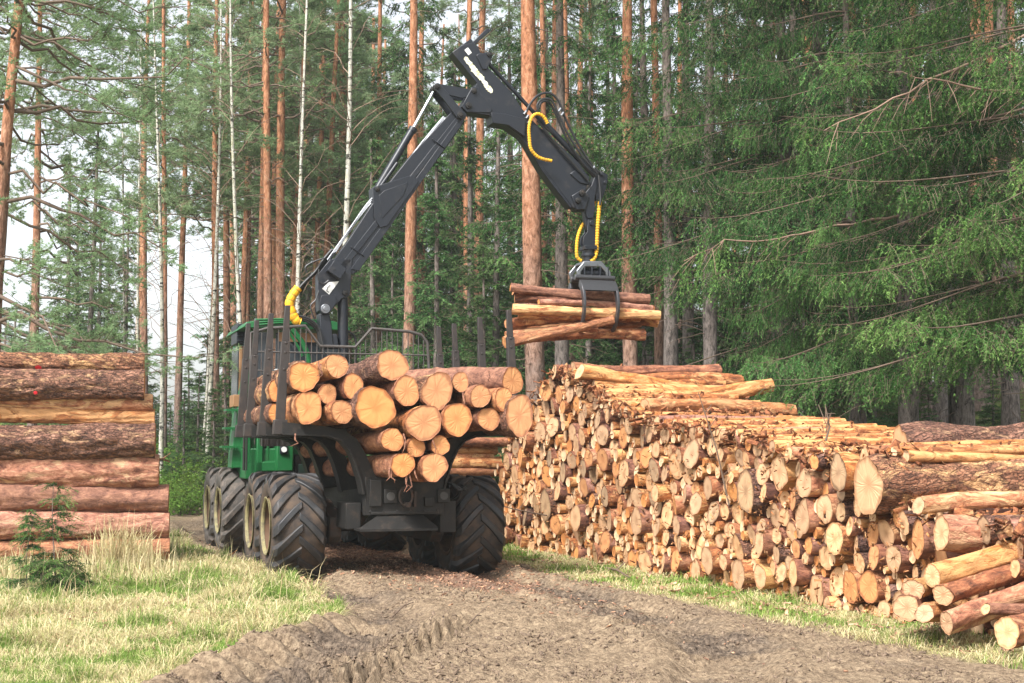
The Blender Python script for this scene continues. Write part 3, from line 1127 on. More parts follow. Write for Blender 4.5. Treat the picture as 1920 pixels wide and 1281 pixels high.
# tilt cylinder over the boom, its rod, the linkage
mb = MB()
pa, pb = cz(398, 618), cz(530, 395)
mb.cyl((pa.x, CS, pa.z), (pb.x, CS, pb.z), .062, n=20)
mb.cyl((pb.x - .012, CS, pb.z - .03), (pb.x + .02, CS, pb.z + .03), .072, n=20)
pc = cz(360, 690)
mb.cyl((pa.x - .01, CS - .09, pa.z - .03), (cz(470, 520).x, CS - .09, cz(470, 520).z), .03, n=12)
obj("tilt_cylinder", mb, M['black'], FW)
mb = MB()
p2 = cz(606, 258)
mb.cyl((pb.x, CS, pb.z), (p2.x, CS, p2.z), .026, n=16)
obj("cylinder_rod", mb, M['chrome'], FW)
mb = MB()
for off in (-.10, .10):
    plate(mb, [(598, 240), (612, 232), (745, 255), (752, 278), (700, 285), (640, 270), (612, 262)], .035, off)
    plate(mb, [(600, 250), (625, 240), (650, 268), (712, 345), (700, 366), (684, 360), (640, 300)], .035, off * 1.4)
plate(mb, [(738, 248), (760, 246), (770, 275), (812, 325), (805, 340), (720, 338), (700, 318), (715, 290)], .30)
obj("linkage", mb, M['black'], FW, bevel=.006)

# steel pipes and hoses up the main boom
mb = Hoses("hydraulic_pipe", M['silver'], FW)
for k, off in enumerate((0, 9, 18)):
    pts = [cz(218 + off * .6, 870 + off * .3), cz(300 + off * .5, 755), cz(372 + off * .8, 655), cz(455 + off, 580), cz(560 + off * .8, 445), cz(640 + off * .7, 350)]
    mb.tube([(p.x, CS - .06 + .05 * k, p.z) for p in pts], .013, 7)
mb = Hoses("hydraulic_hose", M['hose'], FW)
rng = random.Random(3)
for k in range(5):
    pts = [(555 + k * 2, 549), (568 + k * 2, 532 - k), (592 + k * 3, 508 - 2 * k), (606 + 2 * k, 487), (622 + k * 2, 468)]
    mb.tube([loc(u, v, s=CS - .05 + .03 * k) for u, v in pts], .02, 7)
for k in range(3):
    pts = [(560, 592 + 3 * k), (580, 598 + 4 * k), (598 - 2 * k, 615 + 3 * k), (604 - 3 * k, 640), (608 - 2 * k, 665)]
    mb.tube([loc(u, v, s=CS - .2 + .06 * k) for u, v in pts], .018, 7)
mb.tube([loc(u, v, s=CS - .2) for u, v in ((590, 600), (582, 575), (592, 562), (598, 545))], .012, 6)
mb.tube([loc(u, v, s=CS - .1) for u, v in ((576, 512), (573, 500), (590, 490), (608, 484))], .014, 6)
mb.tube([loc(u, v, s=CS - .2) for u, v in ((598, 505), (597, 525), (606, 532), (616, 526))], .012, 6)
mb.tube([loc(u, v, s=CS + .1) for u, v in ((652, 622), (664, 630), (668, 650), (666, 690))], .02, 6)


def spiral(mb, pts, r, pitch, n=9, rip=.86):
    """ribbed hose guard: a tube whose radius ripples"""
    P = [Vector(p) for p in pts]
    # resample
    d = [0]
    for a, b in zip(P[:-1], P[1:]):
        d.append(d[-1] + (b - a).length)
    tot = d[-1]
    k = max(6, int(tot / (pitch * 1.25 / 4)))
    out, rad = [], []
    for i in range(k + 1):
        t = tot * i / k
        j = max(0, min(len(P) - 2, int(np.searchsorted(d, t)) - 1))
        f = (t - d[j]) / max(1e-6, d[j + 1] - d[j])
        # catmull-rom
        p0, p1, p2, p3 = P[max(j - 1, 0)], P[j], P[j + 1], P[min(j + 2, len(P) - 1)]
        q_ = 0.5 * ((2 * p1) + (p2 - p0) * f + (2 * p0 - 5 * p1 + 4 * p2 - p3) * f * f + (3 * p1 - p0 - 3 * p2 + p3) * f ** 3)
        out.append(q_)
        rad.append(r * (1.0 if i % 4 < 2 else rip))
    m0 = len(mb.m)
    mb.tube(out, rad, n)
    for q in range(m0, len(mb.m)):
        mb.m[q] = 1 if ((q - m0) // n) % 4 == 2 else 0


mb = MB()
spiral(mb, [loc(u, v, s=CS - .05) for u, v in ((559, 540), (550, 552), (543, 566), (544, 578), (549, 587))], .074, .07, 14, .95)
spiral(mb, [loc(u, v, s=CS - .12) for u, v in ((546, 583), (549, 592), (556, 600), (563, 603))], .084, .06, 14, .93)
obj("hose_guard", mb, [M['yellow'], M['yellow_rib']], FW, ang=20)
mb = MB()
spiral(mb, [cz(x, y, CS - .25) for x, y in ((1022, 372), (1008, 348), (985, 337), (965, 350), (955, 385), (956, 425), (962, 465), (985, 492), (1012, 503), (1038, 508))], .030, .034)
obj("hose_guard", mb, [M['yellow'], M['yellow_rib']], FW, ang=20)

# outer boom: tail section, slanting box, lower extension
mb = MB()
plate(mb, [(667, 120), (700, 96), (745, 84), (762, 102), (775, 128), (800, 178), (880, 262), (935, 345), (948, 380), (925, 430), (865, 385), (818, 378), (806, 350), (720, 338), (745, 258), (757, 232), (715, 180)], .26)
plate(mb, [(742, 82), (796, 30), (808, 28), (810, 40), (752, 92)], .10)
plate(mb, [(695, 98), (740, 66), (752, 84), (712, 118)], .14)
plate(mb, [(753, 132), (762, 126), (800, 121), (812, 130), (808, 152), (792, 184), (776, 184)], .31)
plate(mb, [(806, 340), (860, 345), (932, 365), (928, 428), (868, 386), (812, 378)], .34)
obj("outer_boom", mb, M['black'], FW, bevel=.01)
mb = MB()
plate(mb, [(916, 425), (948, 372), (1000, 398), (1130, 520), (1166, 572), (1160, 598), (1150, 640), (1128, 690), (1104, 680), (1060, 622)], .20)
plate(mb, [(1095, 560), (1110, 548), (1150, 555), (1166, 572), (1162, 600), (1130, 592)], .25)
plate(mb, [(1100, 640), (1140, 615), (1165, 640), (1150, 690), (1118, 690)], .26)
plate(mb, [(925, 432), (1000, 540), (1060, 622), (1104, 682), (1096, 684), (1050, 625), (990, 545)], .24)
obj("extension_boom", mb, M['black'], FW, bevel=.01)
mb = MB()
q4 = [cz(711, 112), cz(724, 103), cz(738, 122), cz(726, 131)]
mb.prism([Vector((p.x, CS - .134, p.z)) for p in q4], (0, .005, 0))
obj("worn_label", mb, M['label'], FW)
mb = MB()
rng = random.Random(8)
dn = (cz(808, 262) - cz(714, 140))
for k in range(46):
    t = (k + rng.random()) / 46
    if .66 < t < .70 or .20 < t < .22:
        continue
    w = .046 * (1.15 if .3 < t < .65 else .9)
    c0 = cz(714, 140) + dn * t + Vector((rng.uniform(-.012, .012), 0, rng.uniform(-.012, .012)))
    m_ = rng.randint(5, 7)
    a0 = rng.random() * 6
    pts = [Vector((c0.x + w * rng.uniform(.5, 1.2) * math.cos(a0 + 2 * PI * j / m_), CS - .1335 - .0004 * k / 4, c0.z + w * rng.uniform(.5, 1.2) * math.sin(a0 + 2 * PI * j / m_))) for j in range(m_)]
    mb.prism(pts, (0, .0035, 0))
obj("worn_decal", mb, M['decal'], FW)
# telescopic cylinder and hoses above the outer boom
mb = MB()
a, b, c = cz(806, 152), cz(972, 332), cz(1190, 560)
mb.cyl((a.x, CS, a.z), (b.x, CS, b.z), .034, n=14)
mb.cyl((b.x, CS - .02, b.z), (c.x, CS - .02, c.z), .052, n=14)
a, b = cz(825, 205), cz(1180, 590)
mb.cyl((a.x, CS + .07, a.z), (b.x, CS + .07, b.z), .026, n=10)
obj("extension_cylinder", mb, M['black'], FW)
mb = Hoses("hydraulic_hose", M['hose'], FW)
lines = [[(988, 325), (985, 305), (1000, 286), (1028, 283), (1045, 300), (1060, 335), (1105, 425), (1160, 505), (1205, 555)],
         [(992, 318), (1000, 295), (1022, 292), (1038, 310), (1055, 345), (1095, 432), (1150, 515), (1198, 565)],
         [(1000, 345), (1060, 420), (1110, 470), (1150, 525), (1195, 570)],
         [(1038, 508), (1075, 512), (1105, 525), (1140, 545), (1170, 560)],
         [(985, 360), (1040, 430), (1100, 500), (1170, 580)],
         [(935, 352), (960, 300), (990, 268), (1030, 262), (1062, 290), (1085, 350), (1130, 440), (1185, 525), (1215, 552)],
         [(1010, 380), (1030, 400), (1085, 440), (1135, 490), (1180, 545)],
         [(1200, 560), (1190, 600), (1185, 640), (1180, 680)],
         [(1208, 560), (1212, 600), (1215, 640), (1212, 670)]]
for i, ln in enumerate(lines):
    P = [cz(x, y, CS - .16 + .06 * (i % 4)) for x, y in ln]
    mb.tube(P, .021, 7)
mb = MB()
for x, y in ((1055, 330), (1065, 345), (938, 355), (930, 340), (945, 372), (1178, 540)):
    p = cz(x, y)
    mb.cyl((p.x - .02, CS - .15, p.z - .03), (p.x + .02, CS - .15, p.z + .03), .022, n=8)
obj("hose_fitting", mb, M['silver'], FW)
# tip bracket and hanger
mb = MB()
plate(mb, [(1190, 556), (1212, 548), (1236, 562), (1232, 600), (1218, 645), (1195, 655), (1186, 610)], .16)
plate(mb, [(1135, 650), (1175, 600), (1190, 560), (1200, 580), (1185, 650), (1188, 690), (1180, 720), (1160, 720), (1150, 690), (1120, 690)], .20)
plate(mb, [(1150, 690), (1190, 680), (1184, 745), (1176, 760), (1162, 760), (1156, 740)], .12)
for x, y in ((1225, 590), (1212, 560)):
    p = cz(x, y)
    mb.cyl((p.x, CS - .12, p.z), (p.x, CS + .12, p.z), .03, n=10)
obj("boom_tip", mb, M['black'], FW, bevel=.006)


# grapple, hanging from the tip
def cg(gx, gy, s=CS):
    return loc(1020 + gx / 4.004, 340 + gy / 4.003, s=s)


GR = bpy.data.objects.new("grapple", None)
link(GR, FW)
mb = MB()
for off in (-.07, .07):
    plate(mb, [(318, 290), (365, 290), (372, 380), (378, 470), (370, 500), (292, 500), (280, 470), (285, 420), (312, 385)], .03, off, cg)
plate(mb, [(285, 488), (378, 488), (378, 518), (285, 518)], .26, 0, cg)
p0, p1 = cg(335, 515), cg(335, 610)
mb.cyl((p0.x, CS, p0.z), (p1.x, CS, p1.z), .115, .10, n=20)
mb.cyl((p0.x, CS, p0.z - .07), (p1.x, CS, p0.z - .12), .13, n=20)
p = cg(343, 320)
mb.cyl((p.x, CS - .12, p.z), (p.x, CS + .12, p.z), .045, n=14)
p = cg(343, 430)
mb.cyl((p.x - .06, CS, p.z), (p.x + .06, CS, p.z), .06, n=16)
obj("rotator", mb, M['black'], GR, bevel=.006)
mb = MB()
spiral(mb, [cg(x, y, CS - .08) for x, y in ((420, 155), (410, 250), (402, 350), (398, 450), (392, 540), (372, 585), (345, 600))], .036, .036)
spiral(mb, [cg(x, y, CS + .06) for x, y in ((385, 140), (372, 185), (360, 230), (340, 260), (300, 310), (268, 370), (250, 440), (245, 510), (250, 570), (280, 598))], .031, .036)
obj("hose_guard", mb, [M['yellow'], M['yellow_rib']], GR, ang=20)
mb = MB()
for off in (-.17, .17):
    plate(mb, [(225, 735), (213, 680), (268, 612), (402, 612), (468, 688), (474, 735), (440, 735), (430, 692), (394, 652), (276, 652), (246, 692), (250, 735)], .05, off, cg)
plate(mb, [(270, 608), (400, 608), (415, 632), (255, 632)], .36, 0, cg)
obj("grapple_frame", mb, M['silver'], GR, bevel=.012)
mb = MB()
c0 = cg(350, 690)
for (xa, xb) in ((255, 330), (345, 395), (405, 450)):
    a, b = cg(xa, 695), cg(xb, 695)
    mb.cyl((a.x, CS - .06, a.z), (b.x, CS - .06, b.z), .085, n=20)
for xa in (275, 330, 392, 450):
    a = cg(xa, 695)
    mb.box((a.x, CS - .07, a.z), (.022, .26, .20))
obj("grapple_cylinder", mb, M['black'], GR, bevel=.006)
xl, xr = cg(228, 760).x, cg(495, 760).x
zt, zb = cg(300, 745).z, cg(300, 1130).z
for sg in (-1, 1):
    mb = MB()
    # C shaped arms: profile in (s, z)
    n_ = 18
    outer, inner = [], []
    H = zt - zb
    for i in range(n_ + 1):
        t = i / n_
        a = R_(68) - R_(170) * t
        cx, cy = .10, (zt + zb) / 2
        outer.append((cx + .34 * math.cos(a), cy + (H / 2 + .02) * math.sin(a)))
        th_ = .12 * (1 - .6 * t)
        inner.append((cx + (.34 - th_) * math.cos(a), cy + (H / 2 + .02 - th_) * math.sin(a)))
    sect = outer + inner[::-1]
    for x0, wd in ((xl, .045), (xr - .045, .045)):
        mb.prism([(x0, CS + sg * a, z) for a, z in sect], (wd, 0, 0))
    k = 5
    sect2 = outer[:k] + [(a - .02, z) for a, z in outer[:k]][::-1]
    mb.prism([(xl + .035, CS + sg * a, z) for a, z in sect2], (xr - xl - .07, 0, 0))
    tip = outer[-1]
    mb.tube([(xl, CS + sg * (tip[0]), tip[1] + .012), (xr, CS + sg * tip[0], tip[1] + .012)], .022, 8)
    a = outer[0]
    mb.cyl((xl - .06 * (sg < 0), CS + sg * .17, zt + .03), (xr + .01, CS + sg * .17, zt + .03), .05, n=16)
    obj("grapple_jaw", mb, M['jaw'], GR, bevel=.005)
# ------------------------------------------------------------------ logs
def log_mesh(mb, cut, length, r0, r1, rng, seg=20, rings=None, bend=0.0, squash=0.0, knots=2, shape=None, rough=1.0, slant=0.0, disp=0.0):
    """bark body along local +X from the cut face at x = 0; writes the near cut into `cut` (fan of rings)"""
    rings = rings or max(4, int(length / .22))
    ph = [rng.random() * 6.28 for _ in range(8)]
    kn = [(rng.uniform(.1, .95) * length, rng.random() * 6.28, rng.uniform(.10, .22)) for _ in range(knots)]
    b = len(mb.v)
    outl = []
    by, bz = rng.uniform(-1, 1) * bend, rng.uniform(-.6, 1) * bend
    sy_, sz_ = rng.uniform(-1, 1) * slant, rng.uniform(-1, 1) * slant
    for i in range(rings + 1):
        t = i / rings
        x = length * t
        r = r0 + (r1 - r0) * t
        r *= 1 + .05 * rough * math.sin(x * 2.1 + ph[0]) + .03 * rough * math.sin(x * 5.3 + ph[1])
        oy = by * math.sin(PI * t)
        oz = bz * math.sin(PI * t)
        for j in range(seg):
            a = 2 * PI * j / seg
            rr = r * (1 + .045 * math.sin(2 * a + ph[2] + x * .4) + .035 * math.sin(3 * a + ph[3] - x * .6) + .022 * rough * math.sin(5 * a + ph[4] + x * 2.3) + .02 * rough * math.sin(9 * a + ph[5] + x * 7))
            if shape and i < 2:
                rr *= shape(a)
            for (kx, ka, kh) in kn:
                da = (a - ka + PI) % (2 * PI) - PI
                rr += r * kh * math.exp(-((x - kx) / (.05 + r * .25)) ** 2 - (da / .45) ** 2)
            y, z = rr * math.cos(a) + oy, rr * math.sin(a) * (1 - squash) + oz
            xo = x + (sy_ * y + sz_ * z if i == 0 else 0)
            mb.v.append((xo, y, z))
            if i == 0:
                outl.append((y, z))
    for i in range(rings):
        for j in range(seg):
            a, c = b + i * seg + j, b + i * seg + (j + 1) % seg
            mb.f.append([a, c, c + seg, a + seg])
            mb.m.append(0)
    # far end
    e = b + rings * seg
    mb.f.append([e + j for j in range(seg)])
    mb.m.append(1)
    # near cut: fan with an inner ring
    vs, fs = [(0.004, 0, 0)], []
    rad = [0.0]
    for q, k in ((.5, 0), (.93, 0), (1.0, 0)):
        for (y, z) in outl:
            vs.append(((0.002 + rng.uniform(-.0025, .0025) if q < 1 else 0.0) + (sy_ * y + sz_ * z) * q - (.002 if q == 1 else 0), y * q, z * q))
            rad.append(q)
    for j in range(seg):
        fs.append((0, 1 + (j + 1) % seg, 1 + j))
        for m_ in range(2):
            o = 1 + m_ * seg
            fs.append((o + j, o + (j + 1) % seg, o + seg + (j + 1) % seg, o + seg + j))
    cut.append((vs, fs, rad))
    return mb


def axis_matrix(p, d, roll=0.0):
    d = Vector(d).normalized()
    y = Vector((0, 0, 1)).cross(d)
    y = y.normalized() if y.length > 1e-3 else Vector((0, 1, 0))
    z = d.cross(y)
    m = Matrix((d, y, z)).transposed().to_4x4()
    return Matrix.Translation(Vector(p)) @ m @ Matrix.Rotation(roll, 4, 'X')


def cut_object(name, cuts, mat, parent):
    V, F, A = [], [], []
    for vs, fs, rad in cuts:
        b = len(V)
        V += vs
        F += [[b + i for i in f] for f in fs]
        A += rad
    me = bpy.data.meshes.new(name)
    me.from_pydata(V, [], F)
    a = me.attributes.new("rad", 'FLOAT', 'POINT')
    a.data.foreach_set("value", A)
    me.materials.append(mat)
    me.update()
    o = bpy.data.objects.new(name, me)
    return link(o, parent)


LOGN = 0


def add_log(p, d, length, r0, r1, bark, cut, label, group, seed, seg=20, bend=.0, squash=0, knots=2, shape=None, cat="log", name="log", roll=None, rough=1.0, slant=0.0, disp=0.0, rings=None):
    rng = random.Random(seed)
    mb = MB()
    cuts = []
    log_mesh(mb, cuts, length, r0, r1, rng, seg=seg, bend=bend, squash=squash, knots=knots, shape=shape, rough=rough, slant=slant, rings=rings)
    if disp:
        A = np.array(mb.v)
        n_ = len(A)
        ang = np.arctan2(A[:, 2], A[:, 1])
        rr = np.hypot(A[:, 1], A[:, 2])
        am = np.abs(np.mod(ang + PI / 2, 2 * PI) - PI) * rr
        rg_ = np.abs(fbm(A[:, 0] * 3.2 + seed, am * 9 + seed * .7, 4, .65))
        dd = disp * (1.2 * np.minimum(rg_, .5) - .25 + .5 * (vnoise(A[:, 0] * 5 + seed, am * 12) > .52) * .35)
        k = 1 + dd / rr * (A[:, 0] > .001)
        A[:, 1] *= k
        A[:, 2] *= k
        mb.v = [tuple(p) for p in A]
    o = obj(name, mb, [M[bark], M[cut]], None, ang=60)
    o.matrix_world = axis_matrix(p, d, rng.random() * .0 if roll is None else roll)
    tag(o, label, cat, group)
    cut_object("cut_face", cuts, M[cut], o)
    return o


def w_of(L, s, z):
    p = VO + FX * s + RX * L
    p.z = z
    return p


# --- the load on the machine.  (zoomed x, y, x-radius, y-radius, s of the cut end, bark, shape, label)
def sh_flat(lo, amt, k=0.0):
    return lambda a: 1 - amt * max(0, math.cos(a - lo)) ** 4 + k


def sh_square(a0=.6, amt=.13):
    return lambda a: 1 + amt * (math.cos(4 * (a - a0)) * .5 + .2)


LOAD = [
    (525, 330, 66, 62, -1.30, 'bark_plate', sh_flat(PI / 2, .22), "rough orange log end at the load's top left, beside the rear left stake"),
    (668, 288, 53, 47, -1.5, 'bark_thin', None, "pale round log end on the load, directly under the crane column"),
    (905, 285, 66, 67, -1.7, 'bark_plate', None, "topmost log of the machine's load, large pale face with thick bark"),
    (736, 374, 46, 52, -1.5, 'bark_red', None, "medium log end left of the largest face, below the topmost log of the load"),
    (627, 408, 42, 43, -1.3, 'bark_red', None, "small shaded log end between the squarish face and the upper left faces of the load"),
    (545, 467, 60, 68, -1.35, 'bark_thin', sh_square(), "squarish pale yellow log end at the left edge of the load"),
    (690, 485, 53, 53, -1.55, 'bark_red', None, "round log end just left of the largest face of the load, on the bolster"),
    (831, 466, 86, 84, -1.8, 'bark_plate', None, "largest log end of the load, reddish rim and cracked heart"),
    (966, 396, 57, 64, -1.75, 'bark_red', None, "oval log end right of the topmost log, with thin brown rim"),
    (1095, 394, 68, 77, -1.85, 'bark_plate', sh_flat(.6, .16), "tall smooth split looking log face in the middle top of the load"),
    (1197, 357, 38, 42, -1.8, 'bark_red', None, "small shaded log end between two large faces at the load's top right"),
    (1421, 352, 53, 58, -1.95, 'bark_thin', None, "peeled pale log at the top right of the load, lying askew"),
    (1283, 418, 52, 46, -2.05, 'bark_thin', None, "peeled log end below the askew pale log of the load"),
    (1382, 430, 41, 50, -2.15, 'bark_thin', None, "oval pale log end with splinters, left of the right rear stake"),
    (1450, 502, 60, 82, -2.25, 'bark_plate', sh_flat(-.6, .08), "tall dark hearted log end at the far right of the load"),
    (1318, 516, 49, 50, -2.0, 'bark_red', None, "shaded log end with hanging splinters at the load's right"),
    (1183, 518, 70, 74, -1.95, 'bark_red', None, "second largest round log face, right of the middle of the load"),
    (1041, 532, 74, 73, -1.9, 'bark_red', None, "large ringed log face low in the middle of the load"),
    (905, 605, 50, 52, -1.85, 'bark_thin', None, "pale log end over the two lowest logs of the load, at left"),
    (1007, 637, 42, 41, -1.8, 'bark_red', None, "small round log end in the middle of the load's lower bundle"),
    (1110, 629, 43, 39, -1.85, 'bark_red', None, "small pale log end at the right of the load's lower bundle"),
    (950, 712, 53, 50, -1.9, 'bark_thin', None, "lowest left log of the load, pale face with one radial crack"),
    (1086, 725, 58, 66, -1.95, 'bark_red', sh_flat(-2.3, .14), "lowest right log of the load, large orange face flattened below"),
    (405, 392, 30, 50, .05, 'bark_plate', None, "rough barked log end seen between the left stakes, upper one"),
    (408, 492, 34, 46, -.15, 'bark_plate', None, "rough barked log end seen between the left stakes, lower one"),
    (1225, 640, 26, 22, 2.2, 'bark_red', None, "thin log deep in the load's lower bundle under the right arm"),
]
skew = {11: (-.22, .05), 2: (-.06, -.05), 1: (-.05, -.03), 0: (.02, 0), 12: (-.05, 0), 5: (.02, 0), 6: (-.08, -.02), 18: (-.07, -.03), 21: (-.06, -.02)}
for i, (zx, zy, rx, ry, s, bark, shp, lab) in enumerate(LOAD):
    if i == 25:
        continue
    u, v = 340 + zx / 2.287, 560 + zy / 2.287
    p = loc(u, v, s=s)
    W = VO + FX * s + RX * p.x
    k = W.y / FPX / 2.287
    r = (rx * ry) ** .5 * k
    a = ry / rx
    sk = skew.get(i, (random.Random(i).uniform(-.02, .02), random.Random(i + 50).uniform(-.012, .012)))
    d = FX + RX * sk[0] + Vector((0, 0, sk[1]))
    ln = 2.75 - s - random.Random(i * 3).uniform(0, .5)
    o = add_log(w_of(p.x, s, p.z), d, ln, r, r * random.Random(i).uniform(.78, .92), bark, 'cut_load', lab,
                "logs loaded on the machine", 100 + i, seg=44, shape=shp, knots=3, rough=1.1 if bark == 'bark_plate' else .8, disp=.02 if bark == 'bark_plate' else .008, rings=30)
    o.scale = (1, 1, 1)
    if a > 1.08:
        o.matrix_world = o.matrix_world @ Matrix.Diagonal((1, a ** -.5, a ** .5, 1))
# splinters hanging from the load
mb = MB()
rng = random.Random(4)
for (zx, zy) in ((895, 745), (900, 760), (965, 770), (970, 775), (978, 768), (1000, 745), (1345, 430), (1350, 425), (955, 600), (1075, 600), (1210, 420), (490, 600), (1320, 330), (590, 290), (600, 300)):
    p = loc(340 + zx / 2.287, 560 + zy / 2.287, s=-1.88 if zx > 700 else -1.4)
    l = rng.uniform(.08, .20)
    pts = [p + Vector((0, .03, .06)), p + Vector((rng.uniform(-.02, .02), -.01, -.02)), p + Vector((rng.uniform(-.05, .05), -.02, -l * .6)), p + Vector((rng.uniform(-.07, .07), 0, -l))]
    pts = [VO + RX * q.x + FX * q.y + Vector((0, 0, q.z)) for q in pts]
    mb.tube(pts, [.012, .010, .008, .003], 5)
o = obj("splinters", mb, M['bark_thin'])
tag(o, "loose yellow splinters hanging off the cut ends of the load", "splinters", kind="stuff")

# --- logs held by the grapple (zoomed 4.0 view and the wide view), plane s about CS
GL = [  # left end (u, v), right end (u, v), radius px, ds, bark, label
    ((957, 539), (1216, 562), 9, 11, -.02, 'bark_thin', "top log in the grapple, thin end up on the left and thick pale end right"),
    ((960, 580), (1236, 592), 11, 9, -.22, 'bark_pink', "long dark red log across the front of the grapple bundle"),
    ((965, 560), (1215, 573), 9, 9, .22, 'bark_red', "pale log at the back of the grapple bundle, under the topmost"),
    ((950, 607), (1225, 580), 10, 9, .0, 'bark_red', "log in the heart of the grapple bundle, rising to the right"),
    ((946, 642), (1150, 600), 11, 9, -.25, 'bark_thin', "log slanting down to the left at the bottom of the grapple bundle"),
    ((975, 634), (1208, 628), 9, 12, -.05, 'bark_red', "dark stout log along the bottom right of the grapple bundle"),
    ((952, 617), (1200, 606), 8, 10, .22, 'bark_red', "shaded log low at the back of the grapple bundle"),
    ((962, 548), (1180, 556), 6, 7, .14, 'bark_red', "slim dark log squeezed under the top log of the grapple bundle"),
    ((972, 592), (1200, 598), 6, 7, -.12, 'bark_red', "slim log between the two front logs of the grapple bundle"),
    ((948, 628), (1120, 618), 7, 6, -.08, 'bark_pink', "slim log just over the slanting one of the grapple bundle"),
    ((1010, 566), (1222, 580), 6, 8, -.16, 'bark_pink', "slim log under the thick pale end of the grapple bundle"),
    ((1040, 573), (1232, 605), 8, 10, .06, 'bark_red', "short log with frayed end at the right tip of the grapple bundle"),
]
for i, (a, b, ra, rb, ds, bark, lab) in enumerate(GL):
    s = CS + ds
    A, B = loc(a[0], a[1], s=s + .05), loc(b[0], b[1], s=s - .05)
    A, B = w_of(A.x, s + .05, A.z), w_of(B.x, s - .05, B.z)
    add_log(A, B - A, (B - A).length, .9 * ra * A.y / FPX, .9 * rb * B.y / FPX, bark, 'cut_load', lab, "logs held in the grapple", 300 + i, seg=32, bend=.05, knots=5, rough=2.0, disp=.018, rings=36, slant=.3)

# --- the left pile: long thick logs seen from the side
LP = [  # centre v, right end u, radius px, bark, label, dY
    (683, 270, 17, 'bark_plate', "topmost log of the left pile, dark bark with a bare patch at its end", .1),
    (722, 271, 27, 'bark_plate', "second log from the top of the left pile, rough dark bark with torn yellow patches", -.05),
    (757, 286, 17, 'bark_pink', "slim pink barked log in the upper half of the left pile", .05),
    (784, 290, 15, 'bark_thin', "pale peeled slim log just over the thickest one of the left pile", .08),
    (827, 291, 33, 'bark_plate', "thickest log of the left pile, with deeply cracked grey brown bark", -.1),
    (883, 298, 29, 'bark_pink', "dark reddish log in the middle of the left pile, below the thickest one", .0),
    (937, 316, 27, 'bark_thin', "half peeled orange log in the lower half of the left pile", .05),
    (985, 317, 24, 'bark_pink', "smooth orange log third from the ground in the left pile, above the peeled one", .0),
    (1028, 318, 20, 'bark_thin', "lowest peeled log of the left pile, half sunk in the grass", -.05),
]
YP = 20.2
PILE = []
M['red_paint'] = m_plain('red_paint', (.62, .02, .03), .6)
dl = Vector((-math.cos(R_(12)), -math.sin(R_(12)), 0))
for i, (v, u, rp, bark, lab, dy) in enumerate(LP):
    P = at(u, v, YP + dy)
    r = rp * P.y / FPX
    PILE.append(add_log(P, dl + Vector((0, 0, random.Random(i).uniform(-.008, .012))), 4.6 + .2 * (i % 3), r, r * 1.06, bark, 'cut_load', lab,
            "logs of the left pile", 400 + i, seg=110, bend=.05, knots=4, rough=1.0, disp=.035 if bark == 'bark_plate' else .02, rings=150))
for i, (v, r_, lab) in enumerate(((705, .20, "shaded log behind the gap between the two topmost logs of the left pile"), (748, .21, "shaded log behind the pink barked slim one of the left pile"),
                               (850, .24, "shaded log showing in the gap under the thickest log of the left pile"), (912, .20, "shaded log behind the gap above the half peeled orange one of the left pile"),
                               (962, .22, "shaded log behind the gap between the two lower orange logs of the left pile"), (1006, .2, "shaded log behind the lowest gap of the left pile"))):
    P = at(258 + 8 * (i % 2) + (20 if i > 2 else 0), v, YP + .62)
    add_log(P, dl, 4.3, r_, r_, 'bark_plate', 'cut_load', lab, "second row of the left pile", 460 + i, seg=24)

# paint dots sprayed on the bark, parts of the logs they mark
for (u, v, li, rr0) in ((72, 689, 0, .045), (66, 736, 1, .028)):
    o = PILE[li]
    P = at(u, v, YP)
    inv = o.matrix_world.inverted()
    c = ray(u, v)
    org = inv @ Vector((0, 0, CAMZ))
    dr = (inv.to_3x3() @ c).normalized()
    bpy.context.view_layer.update()
    hit, pos, nor, fi = o.ray_cast(org, dr)
    if hit:
        rng = random.Random(u)
        t1 = nor.orthogonal().normalized()
        t2 = nor.cross(t1)
        vs = [pos + nor * .012]
        for j in range(14):
            a = 2 * PI * j / 14
            q_ = rr0 * rng.uniform(.75, 1.2)
            vs.append(pos + nor * .006 + (t1 * math.cos(a) + t2 * math.sin(a)) * q_)
        mb = MB()
        mb.add(vs, [(0, 1 + j, 1 + (j + 1) % 14) for j in range(14)])
        pd = obj("paint_dot", mb, M['red_paint'], o)
        pd["label"] = "red forester's paint dot"

# --- the long stack on the right
H_S = [-1.6, 0, .9, 1.62, 1.75, 2.6, 3.4, 4.8, 6.2, 7.4, 8.8, 9.6, 10.3, 11.2, 11.8, 12.3, 13.0, 13.6, 14.3]
H_Z = [.95, 1.0, 1.06, 1.10, 1.62, 1.66, 1.62, 1.82, 1.95, 2.05, 2.3, 2.6, 2.85, 2.98, 2.75, 2.5, 2.15, 1.85, 1.3]


def Hs(s):
    return np.interp(s, H_S, H_Z)


